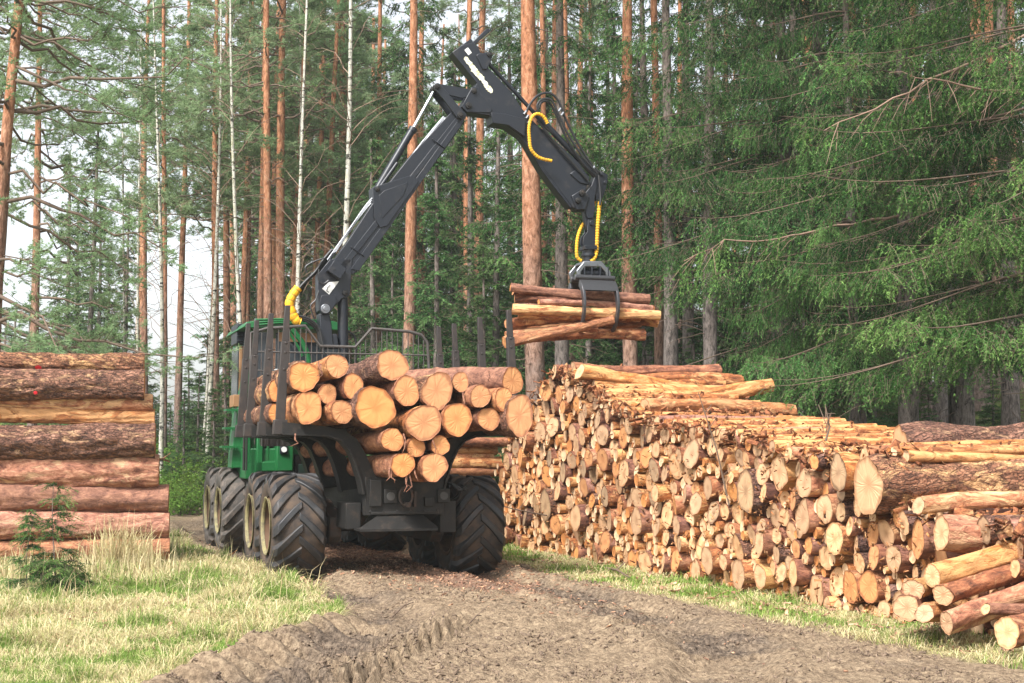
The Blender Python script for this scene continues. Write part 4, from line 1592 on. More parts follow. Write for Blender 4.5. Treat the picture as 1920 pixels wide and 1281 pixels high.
BIG = [  # u, v, radius in metres, bark, cut, label   (faces one can pick out)
    (1655, 905, .29, 'bark_plate', 'cut_stack', "thickest log of the long stack, its oval face standing out at the near top"),
    (1600, 885, .20, 'bark_red', 'cut_grey', "dark weathered face just left of the thickest log on the long stack"),
    (1632, 858, .10, 'bark_thin', 'cut_stack', "small pale log wedged on top between the weathered face and the thickest log"),
    (1406, 923, .25, 'bark_plate', 'cut_grey', "broad face with blackened rim in the upper middle of the long stack"),
    (1556, 955, .165, 'bark_thin', 'cut_stack', "ringed pale face below the weathered dark one on the long stack"),
    (1511, 972, .20, 'bark_thin', 'cut_stack', "ragged split log face in the near part of the long stack"),
    (1462, 885, .19, 'bark_thin', 'cut_stack', "angular broken log end near the top of the long stack's near half"),
    (1575, 1011, .17, 'bark_red', 'cut_stack', "large round face in the long stack, two below the weathered dark one"),
    (1680, 1046, .15, 'bark_red', 'cut_stack', "round orange face under the broken butt at the near end of the long stack"),
    (1647, 1044, .12, 'bark_red', 'cut_load', "darker orange face touching the round one at the near end of the long stack"),
    (1600, 1099, .18, 'bark_red', 'cut_load', "tall reddish face low in the near part of the stack, left one of a pair"),
    (1632, 1099, .18, 'bark_red', 'cut_load', "tall reddish face low in the near part of the stack, right one of a pair"),
    (1616, 950, .10, 'bark_red', 'cut_stack', "oval face hanging below and left of the thickest log's face"),
    (1397, 1083, .19, 'bark_red', 'cut_stack', "large face in the bottom row in the middle of the long stack"),
    (1337, 1050, .155, 'bark_red', 'cut_stack', "pinkish face left above the large bottom face of the long stack"),
    (1437, 1017, .15, 'bark_thin', 'cut_stack', "round pale face in the middle height of the long stack, right of centre"),
    (1433, 1080, .15, 'bark_thin', 'cut_stack', "pale face right beside the large bottom face of the long stack"),
    (1032, 949, .26, 'bark_plate', 'cut_grey', "big grey textured face near the far end of the long stack"),
    (1200, 977, .19, 'bark_thin', 'cut_stack', "big pale round face in the lower middle of the far half of the stack"),
    (1089, 970, .21, 'bark_red', 'cut_stack', "large brownish face right of the big grey one in the far half"),
    (1170, 888, .20, 'bark_red', 'cut_stack', "tall pinkish face in the middle height of the far half of the stack"),
    (1229, 798, .135, 'bark_pink', 'cut_stack', "long red barked log lying along the top edge in the stack's middle"),
    (1314, 818, .115, 'bark_thin', 'cut_stack', "yellow peeled log along the top edge, right of the long red barked one"),
    (1071, 712, .10, 'bark_red', 'cut_stack', "small face just below the diagonal log at the stack's highest point"),
    (1044, 697, .13, 'bark_red', 'cut_stack', "face at the far upper corner of the long stack's highest part"),
    (1100, 770, .12, 'bark_thin', 'cut_stack', "peeled log sticking out below the highest logs of the stack"),
    (1070, 738, .13, 'bark_plate', 'cut_stack', "dark barked log under the diagonal log of the stack's highest part"),
    (1138, 778, .12, 'bark_thin', 'cut_stack', "peeled yellow log at the top edge where the high part steps down"),
    (1240, 925, .11, 'bark_red', 'cut_stack', "reddish round face in the middle of the stack's centre part"),
    (1270, 985, .14, 'bark_red', 'cut_stack', "deep set face with red bark in the lower centre of the stack"),
    (1500, 1075, .14, 'bark_red', 'cut_stack', "face above the grass right of the pale bottom pair of the stack"),
    (1735, 1010, .18, 'bark_thin', 'cut_load', "butt with torn yellow root flare at the near end of the stack"),
]
GRP = "logs of the long roadside stack"
circ = []     # s, z, r
for i, (u, v, r, bark, cut, lab) in enumerate(BIG):
    s, q, z = face(u, v, -.04)
    # settle: keep clear of the others
    circ.append([s, z, r, i])
for it in range(60):
    for a in range(len(circ)):
        for b in range(a + 1, len(circ)):
            ds, dz = circ[b][0] - circ[a][0], circ[b][1] - circ[a][1]
            d = math.hypot(ds, dz) or 1e-6
            ov = circ[a][2] + circ[b][2] - d
            if ov > 0:
                circ[a][0] -= ds / d * ov / 2
                circ[a][1] -= dz / d * ov / 2
                circ[b][0] += ds / d * ov / 2
                circ[b][1] += dz / d * ov / 2
for c in circ:
    c[1] = max(c[1], c[2] + .0)
nbig = len(circ)
rs = np.random.RandomState(11)
GSs = np.arange(-1.6, 14.35, .02)
GZz = np.arange(0.03, 3.2, .02)
GSm, GZm = np.meshgrid(GSs, GZz, indexing='ij')
gnd = np.array([gz(*(SO + FX * s)[:2]) - .05 for s in GSs])
clear = np.minimum(GZm - gnd[:, None], (Hs(GSs)[:, None] + .06 - GZm) * 1.0)
clear = np.minimum(clear, 14.35 - GSm)
for (s, z, r, i) in circ:
    clear = np.minimum(clear, np.hypot(GSm - s, GZm - z) - r)
jit = rs.rand(*clear.shape) * .05
fails = 0
rnew = []
while fails < 60:
    r = float(np.clip(rs.lognormal(math.log(.070), .40), .038, .17))
    if rs.rand() < .06:
        r = rs.uniform(.12, .18)
    ok = (clear >= r) & (clear < r + .025)
    if not ok.any():
        fails += 1
        r = .045
        ok = (clear >= r * .95)
        if not ok.any():
            break
    sc_ = np.where(ok, GZm + jit, 9)
    k = np.unravel_index(np.argmin(sc_), sc_.shape)
    s, z = GSm[k], GZm[k]
    circ.append([s, z, r * .985, -1])
    a0, a1 = max(0, k[0] - 60), k[0] + 60
    b0, b1 = max(0, k[1] - 60), k[1] + 60
    sub = clear[a0:a1, b0:b1]
    np.minimum(sub, np.hypot(GSm[a0:a1, b0:b1] - s, GZm[a0:a1, b0:b1] - z) - r, out=sub)
    if len(circ) > 2200:
        break
print("stack circles", len(circ))

ORD = ["first", "second", "third", "fourth", "fifth", "sixth", "seventh", "eighth", "ninth", "tenth", "eleventh", "twelfth", "thirteenth", "fourteenth", "fifteenth", "sixteenth", "seventeenth", "eighteenth", "nineteenth", "twentieth",
       "twenty-first", "twenty-second", "twenty-third", "twenty-fourth", "twenty-fifth", "twenty-sixth", "twenty-seventh", "twenty-eighth", "twenty-ninth", "thirtieth"] + ["%d-th" % k for k in range(31, 90)]
small = [c for c in circ if c[3] < 0]
# how large each shows: radius over distance, inside the frame


def shown(c):
    p = stackpt(c[0], 0, c[1])
    u = 960 + FPX * p.x / p.y
    return (c[2] / p.y) * (1 if -5 < u < 1925 else .01)


small.sort(key=shown, reverse=True)
NIND = 225
indiv, rest = small[:NIND], small[NIND:]
# rows by height, counted from the far (left) end of the stack
rows = {}
for c in indiv:
    rows.setdefault(int(c[1] / .22), []).append(c)
HN = ["lowest", "second", "third", "fourth", "fifth", "sixth", "seventh", "eighth", "ninth", "tenth", "eleventh", "twelfth", "topmost"]
CUTS = ['cut_stack'] * 7 + ['cut_load'] * 2 + ['cut_grey']
CN = {'cut_stack': "pale", 'cut_load': "orange", 'cut_grey': "greyish"}
BN = {'bark_red': "reddish", 'bark_thin': "peeled", 'bark_plate': "dark", 'bark_pink': "smooth"}
rng = random.Random(21)
for rk, lst in rows.items():
    lst.sort(key=lambda c: -c[0])
    for j, c in enumerate(lst):
        s, z, r, _ = c
        bark = rng.choice(['bark_red', 'bark_red', 'bark_red', 'bark_thin', 'bark_pink', 'bark_plate'])
        cut = rng.choice(CUTS)
        size = "thick" if r > .125 else "middling" if r > .09 else "thin"
        lab = "%s %s %s log end, %s row of long stack, %s from its far end" % (size, CN[cut], BN[bark], HN[min(rk, 12)], ORD[j])
        d = RX + FX * (rng.uniform(-.09, .09) - .13 * max(0, 1 - s / 11)) + Vector((0, 0, rng.uniform(-.02, .03)))
        q = rng.uniform(-.08, .05) - (.08 if rng.random() < .1 else 0)
        add_log(stackpt(s, q, z), d, rng.uniform(2.1, 2.7), r, r * rng.uniform(.72, .98), bark, cut, lab, GRP, 1000 + int(s * 100) + rk * 7, seg=18, bend=.02, knots=1, slant=.22, rough=1.5)
for (s, z, r, i) in circ[:nbig]:
    u, v, r_, bark, cut, lab = BIG[i]
    d = RX + FX * (rng.uniform(-.02, .02) - .14 * max(0, 1 - s / 11)) + Vector((0, 0, rng.uniform(-.01, .01)))
    shp = sh_square(.3, .22) if i in (5, 6) else sh_flat(rng.random() * 6, .15)
    add_log(stackpt(s, rng.uniform(-.14, -.03) if i > 1 else -.22, z), d, 3.4 if r_ > .24 else 2.7, r_, r_ * .93, bark, cut, lab, GRP, 2000 + i, seg=72 if i in (0, 1, 3, 17) else 40, bend=.01, shape=shp, knots=2, slant=.12, disp=.03 if i in (0, 1, 3, 17) else .012, rings=70 if i in (0, 1, 3, 17) else 24)
# the rest of the stack as one mass: bark bodies and faces
mb = MB()
rng = random.Random(5)
for (s, z, r, _) in rest:
    lb = MB()
    cuts = []
    log_mesh(lb, cuts, rng.uniform(2.1, 2.6), r, r * .85, rng, seg=12, rings=5, bend=.015, knots=0)
    d = RX + FX * (rng.uniform(-.09, .09) - .13 * max(0, 1 - s / 11)) + Vector((0, 0, rng.uniform(-.02, .03)))
    m = axis_matrix(stackpt(s, rng.uniform(-.06, .10), z), d)
    mi = rng.randint(0, 1)
    mb.add([m @ Vector(p) for p in lb.v], lb.f, mi)
    for vs, fs, rad in cuts:
        mb.add([m @ Vector(p) for p in vs], fs, 2 + (rng.random() < .25))
g = N("cut_face_small")
n_ = g.noise(g.coord((1, 1, 1), False), 5, 4, .6)
n2_ = g.noise(g.coord((1, 1, 1), False), 40, 3, .6)
M['cut_small'] = g.out(g.mix(g.math('MULTIPLY', n2_, .3), g.ramp(n_, [(.3, (.50, .27, .13)), (.5, (.70, .46, .27)), (.7, (.78, .58, .37))]), (.4, .22, .11)), .75)
o = obj("small_stack_logs", mb, [M['bark_red'], M['bark_thin'], M['cut_small'], M['cut_load']], None, ang=50)
tag(o, "mass of thin log ends filling the gaps of the long roadside stack", "small logs", "thin logs in the long stack", kind="stuff")

# authored logs: the pile-up on top of the stack, and the loose ones at its near end
TOPS = [  # near-end pixel, q offset, far pixel, radius near/far, bark, label
    ((1087, 697), -.15, (1240, 733), .13, .10, 'bark_thin', 2.5, "thick diagonal log on the stack's highest part, sloping down to the right"),
    ((1128, 697), .3, (1296, 698), .075, .13, 'bark_red', 2.0, "dark red log lying topmost at the back of the stack's highest part"),
    ((1075, 688), .1, (1180, 700), .08, .07, 'bark_thin', 1.6, "thin log lying topmost beside the diagonal log"),
    ((1180, 750), .4, (1330, 735), .10, .10, 'bark_thin', 2.4, "twisted pale log with torn end jutting right from the high part"),
    ((1210, 762), .3, (1362, 768), .11, .10, 'bark_thin', 2.4, "frayed log jutting furthest right below the twisted pale one"),
    ((1190, 785), .2, (1340, 776), .09, .10, 'bark_thin', 2.3, "peeled log jutting right underneath the frayed one"),
    ((1150, 717), .4, (1295, 715), .09, .08, 'bark_red', 2.2, "red log under the dark topmost one at the back of the high part"),
    ((1300, 838), .3, (1500, 832), .08, .09, 'bark_thin', 2.4, "pale log lying behind the top edge in the middle of the stack"),
    ((1345, 838), .0, (1600, 826), .085, .075, 'bark_thin', 2.7, "long yellow peeled log lying on top right of the stack's middle"),
    ((1350, 852), -.1, (1560, 850), .075, .07, 'bark_thin', 2.3, "pale split log lying along the top front edge of the stack"),
    ((1490, 872), .1, (1660, 855), .09, .08, 'bark_thin', 2.2, "peeled log on top just before the weathered dark face"),
    ((1370, 895), -.1, (1520, 880), .07, .07, 'bark_thin', 2.2, "thin bright peeled log with splinters above the face with blackened rim"),
    ((1688, 842), 1.0, (2200, 832), .25, .22, 'bark_plate', 4.2, "broad log with green tinged bark lying across the back top at the right edge"),
]
for i, (a, q, b, r0, r1, bark, ln, lab) in enumerate(TOPS):
    s0, _, z0 = face(a[0], a[1], q)
    A = stackpt(s0, q, z0)
    # far end on the plane that runs through A along RX: pick the direction by its pixel
    n = FX
    off = (A - SO).dot(FX)
    B = plane(b[0], b[1], SO, FX, off)
    d = (B - A).normalized()
    add_log(A, d, ln if i != 12 else 5, r0, r1, bark, 'cut_stack', lab, "logs lying on top of the long stack", 3000 + i, seg=36, bend=.08, knots=5, rough=2.2, disp=.02, rings=40, slant=.3)
NEAR = [  # near-end pixel and depth Y, far pixel and depth, radii, bark, label
    ((1722, 948), 12.9, (2150, 944), 13.6, .085, .085, 'bark_pink', "red slender log running off the right edge under the thickest log"),
    ((1748, 1080), 12.0, (2020, 1005), 12.9, .10, .09, 'bark_thin', "long peeled log slanting up to the right edge, upper one of three"),
    ((1768, 1116), 11.9, (2020, 1045), 12.7, .09, .08, 'bark_red', "red flecked log slanting up to the right edge, middle one of three"),
    ((1775, 1168), 11.75, (2040, 1075), 12.4, .09, .13, 'bark_pink', "pink barked log slanting up to the right edge, lowest of three"),
    ((1848, 1142), 11.5, (2100, 1150), 11.9, .045, .05, 'bark_thin', "thin pale log lying over the pink barked one at the right edge"),
    ((1888, 1186), 11.25, (2150, 1178), 12.0, .115, .11, 'bark_red', "short orange faced log on the grass at the bottom right corner"),
    ((1765, 1000), 12.7, (2100, 1018), 13.3, .15, .10, 'bark_pink', "red log with torn root flare running off the right edge"),
    ((1800, 990), 13.4, (2150, 975), 14.0, .12, .11, 'bark_thin', "shaded log behind the torn root flare at the right edge"),
    ((1712, 1106), 12.1, (1850, 1085), 13.5, .085, .085, 'bark_red', "short log poking out left of the slanting peeled log at the near end"),
    ((1733, 1150), 11.9, (1850, 1140), 13.6, .09, .09, 'bark_thin', "log end with splintered rim near the ground left of the pink barked log"),
    ((1700, 1140), 12.1, (1830, 1130), 13.8, .12, .11, 'bark_red', "brown log end on the ground near the front end of the stack"),
]
for i, (a, Ya, b, Yb, r0, r1, bark, lab) in enumerate(NEAR):
    A, B = at(a[0], a[1], Ya), at(b[0], b[1], Yb)
    add_log(A, B - A, min((B - A).length, 3.4), r0, r1, bark, 'cut_stack', lab, "loose logs at the near end of the stack", 3100 + i, seg=36, bend=.05, knots=4, rough=1.6, disp=.015, rings=40, slant=.25)

# a further pile seen side on between the load and the right rear wheel, and past the left wheels
for i, (v, u0, u1, r) in enumerate(((828, 1040, 820, .10), (842, 935, 800, .12), (856, 935, 790, .11), (869, 938, 790, .12), (882, 930, 780, .12), (895, 925, 780, .12), (908, 925, 780, .12), (921, 925, 780, .12))):
    A, B = at(u0 - (i % 3) * 6, v, 27.5), at(u1, v + (i % 2) * 2, 27.0)
    add_log(A, B - A, (B - A).length + .6, r, r * .95, ['bark_red', 'bark_thin', 'bark_pink'][i % 3], 'cut_stack',
            "%s log of the cross laid far end seen over the right rear wheel" % (["highest", "second highest", "third highest", "fourth highest", "fifth highest", "sixth highest", "next to lowest", "lowest"][i]),
            "cross laid logs at the far end", 3300 + i, seg=18, bend=.03)
# ------------------------------------------------------------------ trees
def norm(a):
    return a / np.maximum(1e-9, np.linalg.norm(a, axis=-1, keepdims=True))


def needles(rs, P, D, L, per_m, nl, nw, sag=.15, spread=.8, full=False):
    """flat triangles set along twigs (P base, D direction, L length)"""
    cnt = np.maximum(3, (L * per_m).astype(int))
    idx = np.repeat(np.arange(len(L)), cnt)
    n = len(idx)
    t = rs.rand(n) ** .9
    p = P[idx] + D[idx] * (L[idx] * t)[:, None]
    p[:, 2] -= sag * L[idx] * t * t
    r = rs.normal(size=(n, 3))
    r[:, 2] *= .6
    d = norm(D[idx] * (1 - spread * .45) + norm(r) * spread * .8)
    w = norm(np.cross(d, rs.normal(size=(n, 3))))
    ln = nl * rs.uniform(.6, 1.2, n) * (1 - .35 * t)
    v = np.empty((n, 3, 3))
    v[:, 0] = p - w * nw / 2
    v[:, 1] = p + w * nw / 2
    v[:, 2] = p + d * ln[:, None]
    if full:
        return v.reshape(-1, 3), idx, t
    return v.reshape(-1, 3)


def curve_tubes(C, r0, r1, n=4):
    """C (k, m, 3) polylines -> one merged tube mesh (verts, quads)"""
    k, m, _ = C.shape
    T = norm(np.gradient(C, axis=1))
    up = np.where(np.abs(T[..., 2:3]) < .9, np.array([0, 0, 1.]), np.array([1., 0, 0]))
    A = norm(np.cross(T, up))
    B = np.cross(T, A)
    r0 = np.broadcast_to(np.asarray(r0, float), (k,))
    r1 = np.broadcast_to(np.asarray(r1, float), (k,))
    rr = r0[:, None] + (r1 - r0)[:, None] * np.linspace(0, 1, m)[None]
    ang = 2 * PI * np.arange(n) / n
    V = C[:, :, None] + (A[:, :, None] * np.cos(ang)[None, None, :, None] + B[:, :, None] * np.sin(ang)[None, None, :, None]) * rr[:, :, None, None]
    idx = np.arange(k * m * n).reshape(k, m, n)
    nx = np.roll(idx, -1, axis=2)
    F = np.stack([idx[:, :-1], nx[:, :-1], nx[:, 1:], idx[:, 1:]], -1).reshape(-1, 4)
    return V.reshape(-1, 3), F


def trunk_mesh(name, H, r0, r1, mat, seed, bend=.15, n=12, flare=.25):
    rs = np.random.RandomState(seed)
    m = 16
    t = np.linspace(0, 1, m)
    C = np.zeros((1, m, 3))
    C[0, :, 2] = t * H
    C[0, :, 0] = bend * (np.sin(t * 3.1 * rs.uniform(.6, 1.2) + rs.rand() * 6) - math.sin(0)) * t ** .5
    C[0, :, 1] = bend * np.sin(t * 2.5 + rs.rand() * 6) * t ** .5
    V, F = curve_tubes(C, r0, r1, n)
    V = V.reshape(m, n, 3)
    k = 1 + flare * np.exp(-t * H / .35)
    V = (V - C[0][:, None]) * (k[:, None, None] * (1 + .06 * rs.normal(size=(m, n, 1)))) + C[0][:, None]
    me = mesh_np(name, V.reshape(-1, 3), F, mat, smooth=True)
    return me, C[0]


def cat(parts):
    off = 0
    V, F = [], []
    for v, f in parts:
        V.append(v)
        F.append(f + off)
        off += len(v)
    return np.concatenate(V), np.concatenate(F)


def tri(v):
    return v, np.arange(len(v)).reshape(-1, 3)


def spruce(name, seed, H, z0, R, nb, style="hang", dens=1.0, ns=1.0, mat='spruce_needle', topr=.25, azs=None, r0=.2, dead=0, spacing=.095, layer=.6):
    rs = np.random.RandomState(seed)
    tr, axis = trunk_mesh("trunk", H, r0, min(.03, r0 * .3), M['spruce_trunk'], seed, bend=.08)
    zz = z0 + (H - z0) * np.sort(rs.rand(nb)) ** 1.15
    if style == 'fan':
        zz = z0 + np.floor((zz - z0) / layer) * layer + rs.normal(size=nb) * .07
    az = rs.rand(nb) * 2 * PI if azs is None else rs.choice(azs, nb) + rs.normal(size=nb) * .35
    t_ = (zz - z0) / (H - z0)
    Lb = R * (1 - t_ * (1 - topr)) * rs.uniform(.62, 1.08, nb) * (1 if style != 'flat' else (1 - t_ * .75))
    m = 9
    t = np.linspace(0, 1, m)
    C = np.zeros((nb, m, 3))
    o = np.stack([np.cos(az), np.sin(az)], -1)
    bow = rs.normal(size=nb) * .12
    C[:, :, 0] = o[:, :1] * Lb[:, None] * t - o[:, 1:] * (bow * Lb)[:, None] * t * t
    C[:, :, 1] = o[:, 1:] * Lb[:, None] * t + o[:, :1] * (bow * Lb)[:, None] * t * t
    dr = rs.uniform(.28, .52, nb) if style != 'flat' else rs.uniform(.10, .32, nb)
    C[:, :, 2] = zz[:, None] + Lb[:, None] * (.10 * t - dr[:, None] * t ** 1.4 + .16 * t ** 4)
    bv, bf = curve_tubes(C, (.004 + .0048 * Lb) * (1 if H > 3 else .3), .002, 5)
    # twigs
    Ps, Ds, Ls, Bs, Ts = [], [], [], [], []
    for i in range(nb):
        k = max(8, int(2.1 * Lb[i] / (spacing * ns ** .5) * dens))
        tt = rs.uniform(.10, 1.0, k)
        base = np.stack([np.interp(tt, t, C[i, :, a]) for a in range(3)], -1)
        j = np.clip((tt * (m - 1)).astype(int), 0, m - 2)
        tg = norm(C[i, j + 1] - C[i, j])
        side = norm(np.cross(tg, [0, 0, 1.])) * np.where(rs.rand(k) < .5, -1, 1)[:, None]
        if style == 'fan':
            k2 = max(7, int(Lb[i] * 7 * dens))
            ts = np.sort(rs.uniform(.12, .97, k2))
            jj = np.clip((ts * (m - 1)).astype(int), 0, m - 2)
            b2 = np.stack([np.interp(ts, t, C[i, :, a]) for a in range(3)], -1)
            tg2 = norm(C[i, jj + 1] - C[i, jj])
            sd2 = norm(np.cross(tg2, [0, 0, 1.])) * np.where(np.arange(k2) % 2, -1, 1)[:, None]
            D2 = norm(sd2 * rs.uniform(.6, .9, (k2, 1)) + tg2 * rs.uniform(.5, .8, (k2, 1)) + np.array([0, 0, -1.]) * rs.uniform(.05, .35, (k2, 1)))
            L2 = ((1 - ts) * .40 * Lb[i] + .22) * rs.uniform(.6, 1.05, k2)
            # short twigs on every side branch: outward, a little hanging
            nt2 = np.maximum(4, (L2 * 13 / ns ** .7).astype(int))
            q2 = np.repeat(np.arange(k2), nt2)
            f2 = rs.uniform(.08, 1, len(q2))
            base = b2[q2] + D2[q2] * (L2[q2] * f2)[:, None]
            base[:, 2] -= .18 * L2[q2] * f2 ** 2
            lat = norm(np.cross(D2[q2], [0, 0, 1.])) * np.where(rs.rand(len(q2)) < .5, -1, 1)[:, None]
            D = norm(D2[q2] * rs.uniform(.5, .9, (len(q2), 1)) + lat * rs.uniform(.2, .8, (len(q2), 1)) + np.array([0, 0, -1.]) * rs.uniform(.3, 1.3, (len(q2), 1)))
            L = rs.uniform(.13, .42, len(q2)) * (1.15 - .4 * f2)
            tt = np.clip(ts[q2] * .5 + f2 * .5, 0, 1)
            k = len(q2)
            tg = D2[q2]
        elif style == 'hang':
            D = norm(side * rs.uniform(.15, .6, (k, 1)) + tg * rs.uniform(.1, .6, (k, 1)) + np.array([0, 0, -1.]) * rs.uniform(.5, 1.1, (k, 1)))
            L = rs.uniform(.25, .95, k) * (1.1 - .5 * tt) * min(1.2, Lb[i] / 2.2)
        else:
            D = norm(side * rs.uniform(.55, .95, (k, 1)) + tg * rs.uniform(.45, .8, (k, 1)) + np.array([0, 0, -1.]) * rs.uniform(.05, .45, (k, 1)))
            L = ((1 - tt) * .42 * Lb[i] + .16) * rs.uniform(.6, 1.15, k)
        Ps.append(base)
        Ds.append(D)
        Ls.append(L)
        # needles on the outer bough itself
        q = max(2, int(Lb[i] * 4))
        t2 = rs.uniform(.45, 1, q)
        Bs += [i] * (k + q)
        Ts += list(tt) + list(t2)
        Ps.append(np.stack([np.interp(t2, t, C[i, :, a]) for a in range(3)], -1))
        Ds.append(norm(tg[rs.randint(0, k, q)] + np.array([0, 0, -.15])))
        Ls.append(rs.uniform(.12, .3, q))
    P, D, L = np.concatenate(Ps), np.concatenate(Ds), np.concatenate(Ls)
    nd, ni, nt_ = needles(rs, P, D, L, 74 / ns, .066 * ns, (.0125 if ns < 1.3 else .0165) * ns, sag=.25, full=True)
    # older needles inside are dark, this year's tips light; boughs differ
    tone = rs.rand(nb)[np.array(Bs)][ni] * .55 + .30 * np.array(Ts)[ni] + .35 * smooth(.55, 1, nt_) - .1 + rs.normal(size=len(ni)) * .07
    # twig stalks
    C2 = np.stack([P, P + D * (L * .5)[:, None], P + D * L[:, None] - np.array([0, 0, .25]) * L[:, None]], 1)
    tv, tf = curve_tubes(C2[::2], .0035 * ns, .002 * ns, 3)
    parts = [(bv, bf), (tv, tf)]
    if dead:
        k = dead
        az2 = rs.rand(k) * 6.28
        h2 = rs.uniform(.8, z0 + 1, k)
        l2 = rs.uniform(.5, 1.9, k)
        C3 = np.zeros((k, 5, 3))
        for a in range(5):
            f = a / 4
            C3[:, a, 0] = np.cos(az2) * l2 * f
            C3[:, a, 1] = np.sin(az2) * l2 * f
            C3[:, a, 2] = h2 - l2 * .25 * f ** 1.5 + rs.normal(size=k) * .03
        parts.append(curve_tubes(C3, .012, .004, 4))
    V, F = cat(parts)
    br = mesh_np("branches", V, F, M['twig'])
    nv, nf = tri(nd)
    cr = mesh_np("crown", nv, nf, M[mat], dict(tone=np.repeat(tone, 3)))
    return dict(kind="spruce_tree", trunk=tr, branches=br, crown=cr)


def pine(name, seed, H, z0, R, nb, dead=18, r0=.17, ns=1.0, azs=None, low=None, sub=9, puff=22, flat=False):
    rs = np.random.RandomState(seed)
    tr, axis = trunk_mesh("trunk", H, r0, .05, M['pine_trunk'], seed, bend=.22)

    def ax(z):
        return np.stack([np.interp(z, axis[:, 2], axis[:, a]) for a in range(2)] + [z], -1)
    zz = z0 + (H - z0) * np.sort(rs.rand(nb)) ** .8
    az = rs.rand(nb) * 2 * PI if azs is None else rs.choice(azs, nb) + rs.normal(size=nb) * .45
    t_ = (zz - z0) / (H - z0)
    Lb = R * np.sqrt(np.clip(1 - t_ ** 2, .05, 1)) * rs.uniform(.6, 1.1, nb)
    m = 8
    t = np.linspace(0, 1, m)
    C = np.zeros((nb, m, 3))
    base = ax(zz)
    wob = rs.normal(size=(nb, m)) * .05
    rise = rs.uniform(-.05, .55, nb) if not flat else rs.uniform(-.25, .25, nb)
    for a, f in ((0, np.cos(az)), (1, np.sin(az))):
        C[:, :, a] = base[:, a:a + 1] + (f * Lb)[:, None] * t + wob * Lb[:, None] * t
    C[:, :, 2] = zz[:, None] + Lb[:, None] * (rise[:, None] * t ** 1.3 - .12 * t) + wob[:, ::-1] * Lb[:, None] * .6
    parts = [curve_tubes(C, .010 + .009 * Lb, .006, 5)]
    # side branches
    n2 = nb * sub
    bi = np.repeat(np.arange(nb), sub)
    tt = rs.uniform(.3, 1.0, n2)
    j = np.clip((tt * (m - 1)).astype(int), 0, m - 2)
    fr = tt * (m - 1) - j
    P0 = C[bi, j] * (1 - fr)[:, None] + C[bi, j + 1] * fr[:, None]
    tg = norm(C[bi, j + 1] - C[bi, j])
    sd = norm(np.cross(tg, [0, 0, 1.])) * np.where(rs.rand(n2) < .5, -1, 1)[:, None]
    D = norm(tg * .8 + sd * rs.uniform(.3, 1, (n2, 1)) + np.array([0, 0, 1.]) * rs.uniform(-.25, .6, (n2, 1)))
    l = rs.uniform(.25, .75, n2) * (1.2 - .6 * tt) * np.minimum(1.5, Lb[bi] / 1.8)
    C2 = np.stack([P0, P0 + D * (l * .5)[:, None] + rs.normal(size=(n2, 3)) * .02, P0 + D * l[:, None] + np.array([0, 0, .04])], 1)
    parts.append(curve_tubes(C2, .007, .003, 3))
    # tufts: short needle bearing shoots near the ends of the side branches
    k = 5
    ti = np.repeat(np.arange(n2), k)
    f = rs.uniform(.35, 1.05, len(ti))
    P = P0[ti] + D[ti] * (l[ti] * f)[:, None] + rs.normal(size=(len(ti), 3)) * .05
    DD = norm(D[ti] + rs.normal(size=(len(ti), 3)) * .6 + np.array([0, 0, .35]))
    L = rs.uniform(.10, .22, len(ti))
    nd = needles(rs, P, DD, L, puff / .12 / ns, .085 * ns, .0115 * ns, sag=0, spread=1.15)
    # dead stubs and thin bare boughs down the trunk
    if dead:
        kz = rs.uniform(1.8, z0 + 1.5, dead)
        a2 = rs.rand(dead) * 6.28
        l2 = rs.uniform(.25, 1.7, dead) * np.clip(kz / z0, .3, 1)
        C3 = np.zeros((dead, 6, 3))
        b2 = ax(kz)
        w2 = rs.normal(size=(dead, 6)) * .04
        for q in range(6):
            g_ = q / 5
            C3[:, q, 0] = b2[:, 0] + np.cos(a2 + w2[:, q]) * l2 * g_
            C3[:, q, 1] = b2[:, 1] + np.sin(a2 + w2[:, q]) * l2 * g_
            C3[:, q, 2] = kz - .22 * l2 * g_ ** 1.4 + w2[:, q] * .6 * g_
        parts.append(curve_tubes(C3, .013, .004, 4))
    V, F = cat(parts)
    br = mesh_np("branches", V, F, M['twig'])
    nv, nf = tri(nd)
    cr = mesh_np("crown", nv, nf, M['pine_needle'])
    return dict(kind="pine_tree", trunk=tr, branches=br, crown=cr)


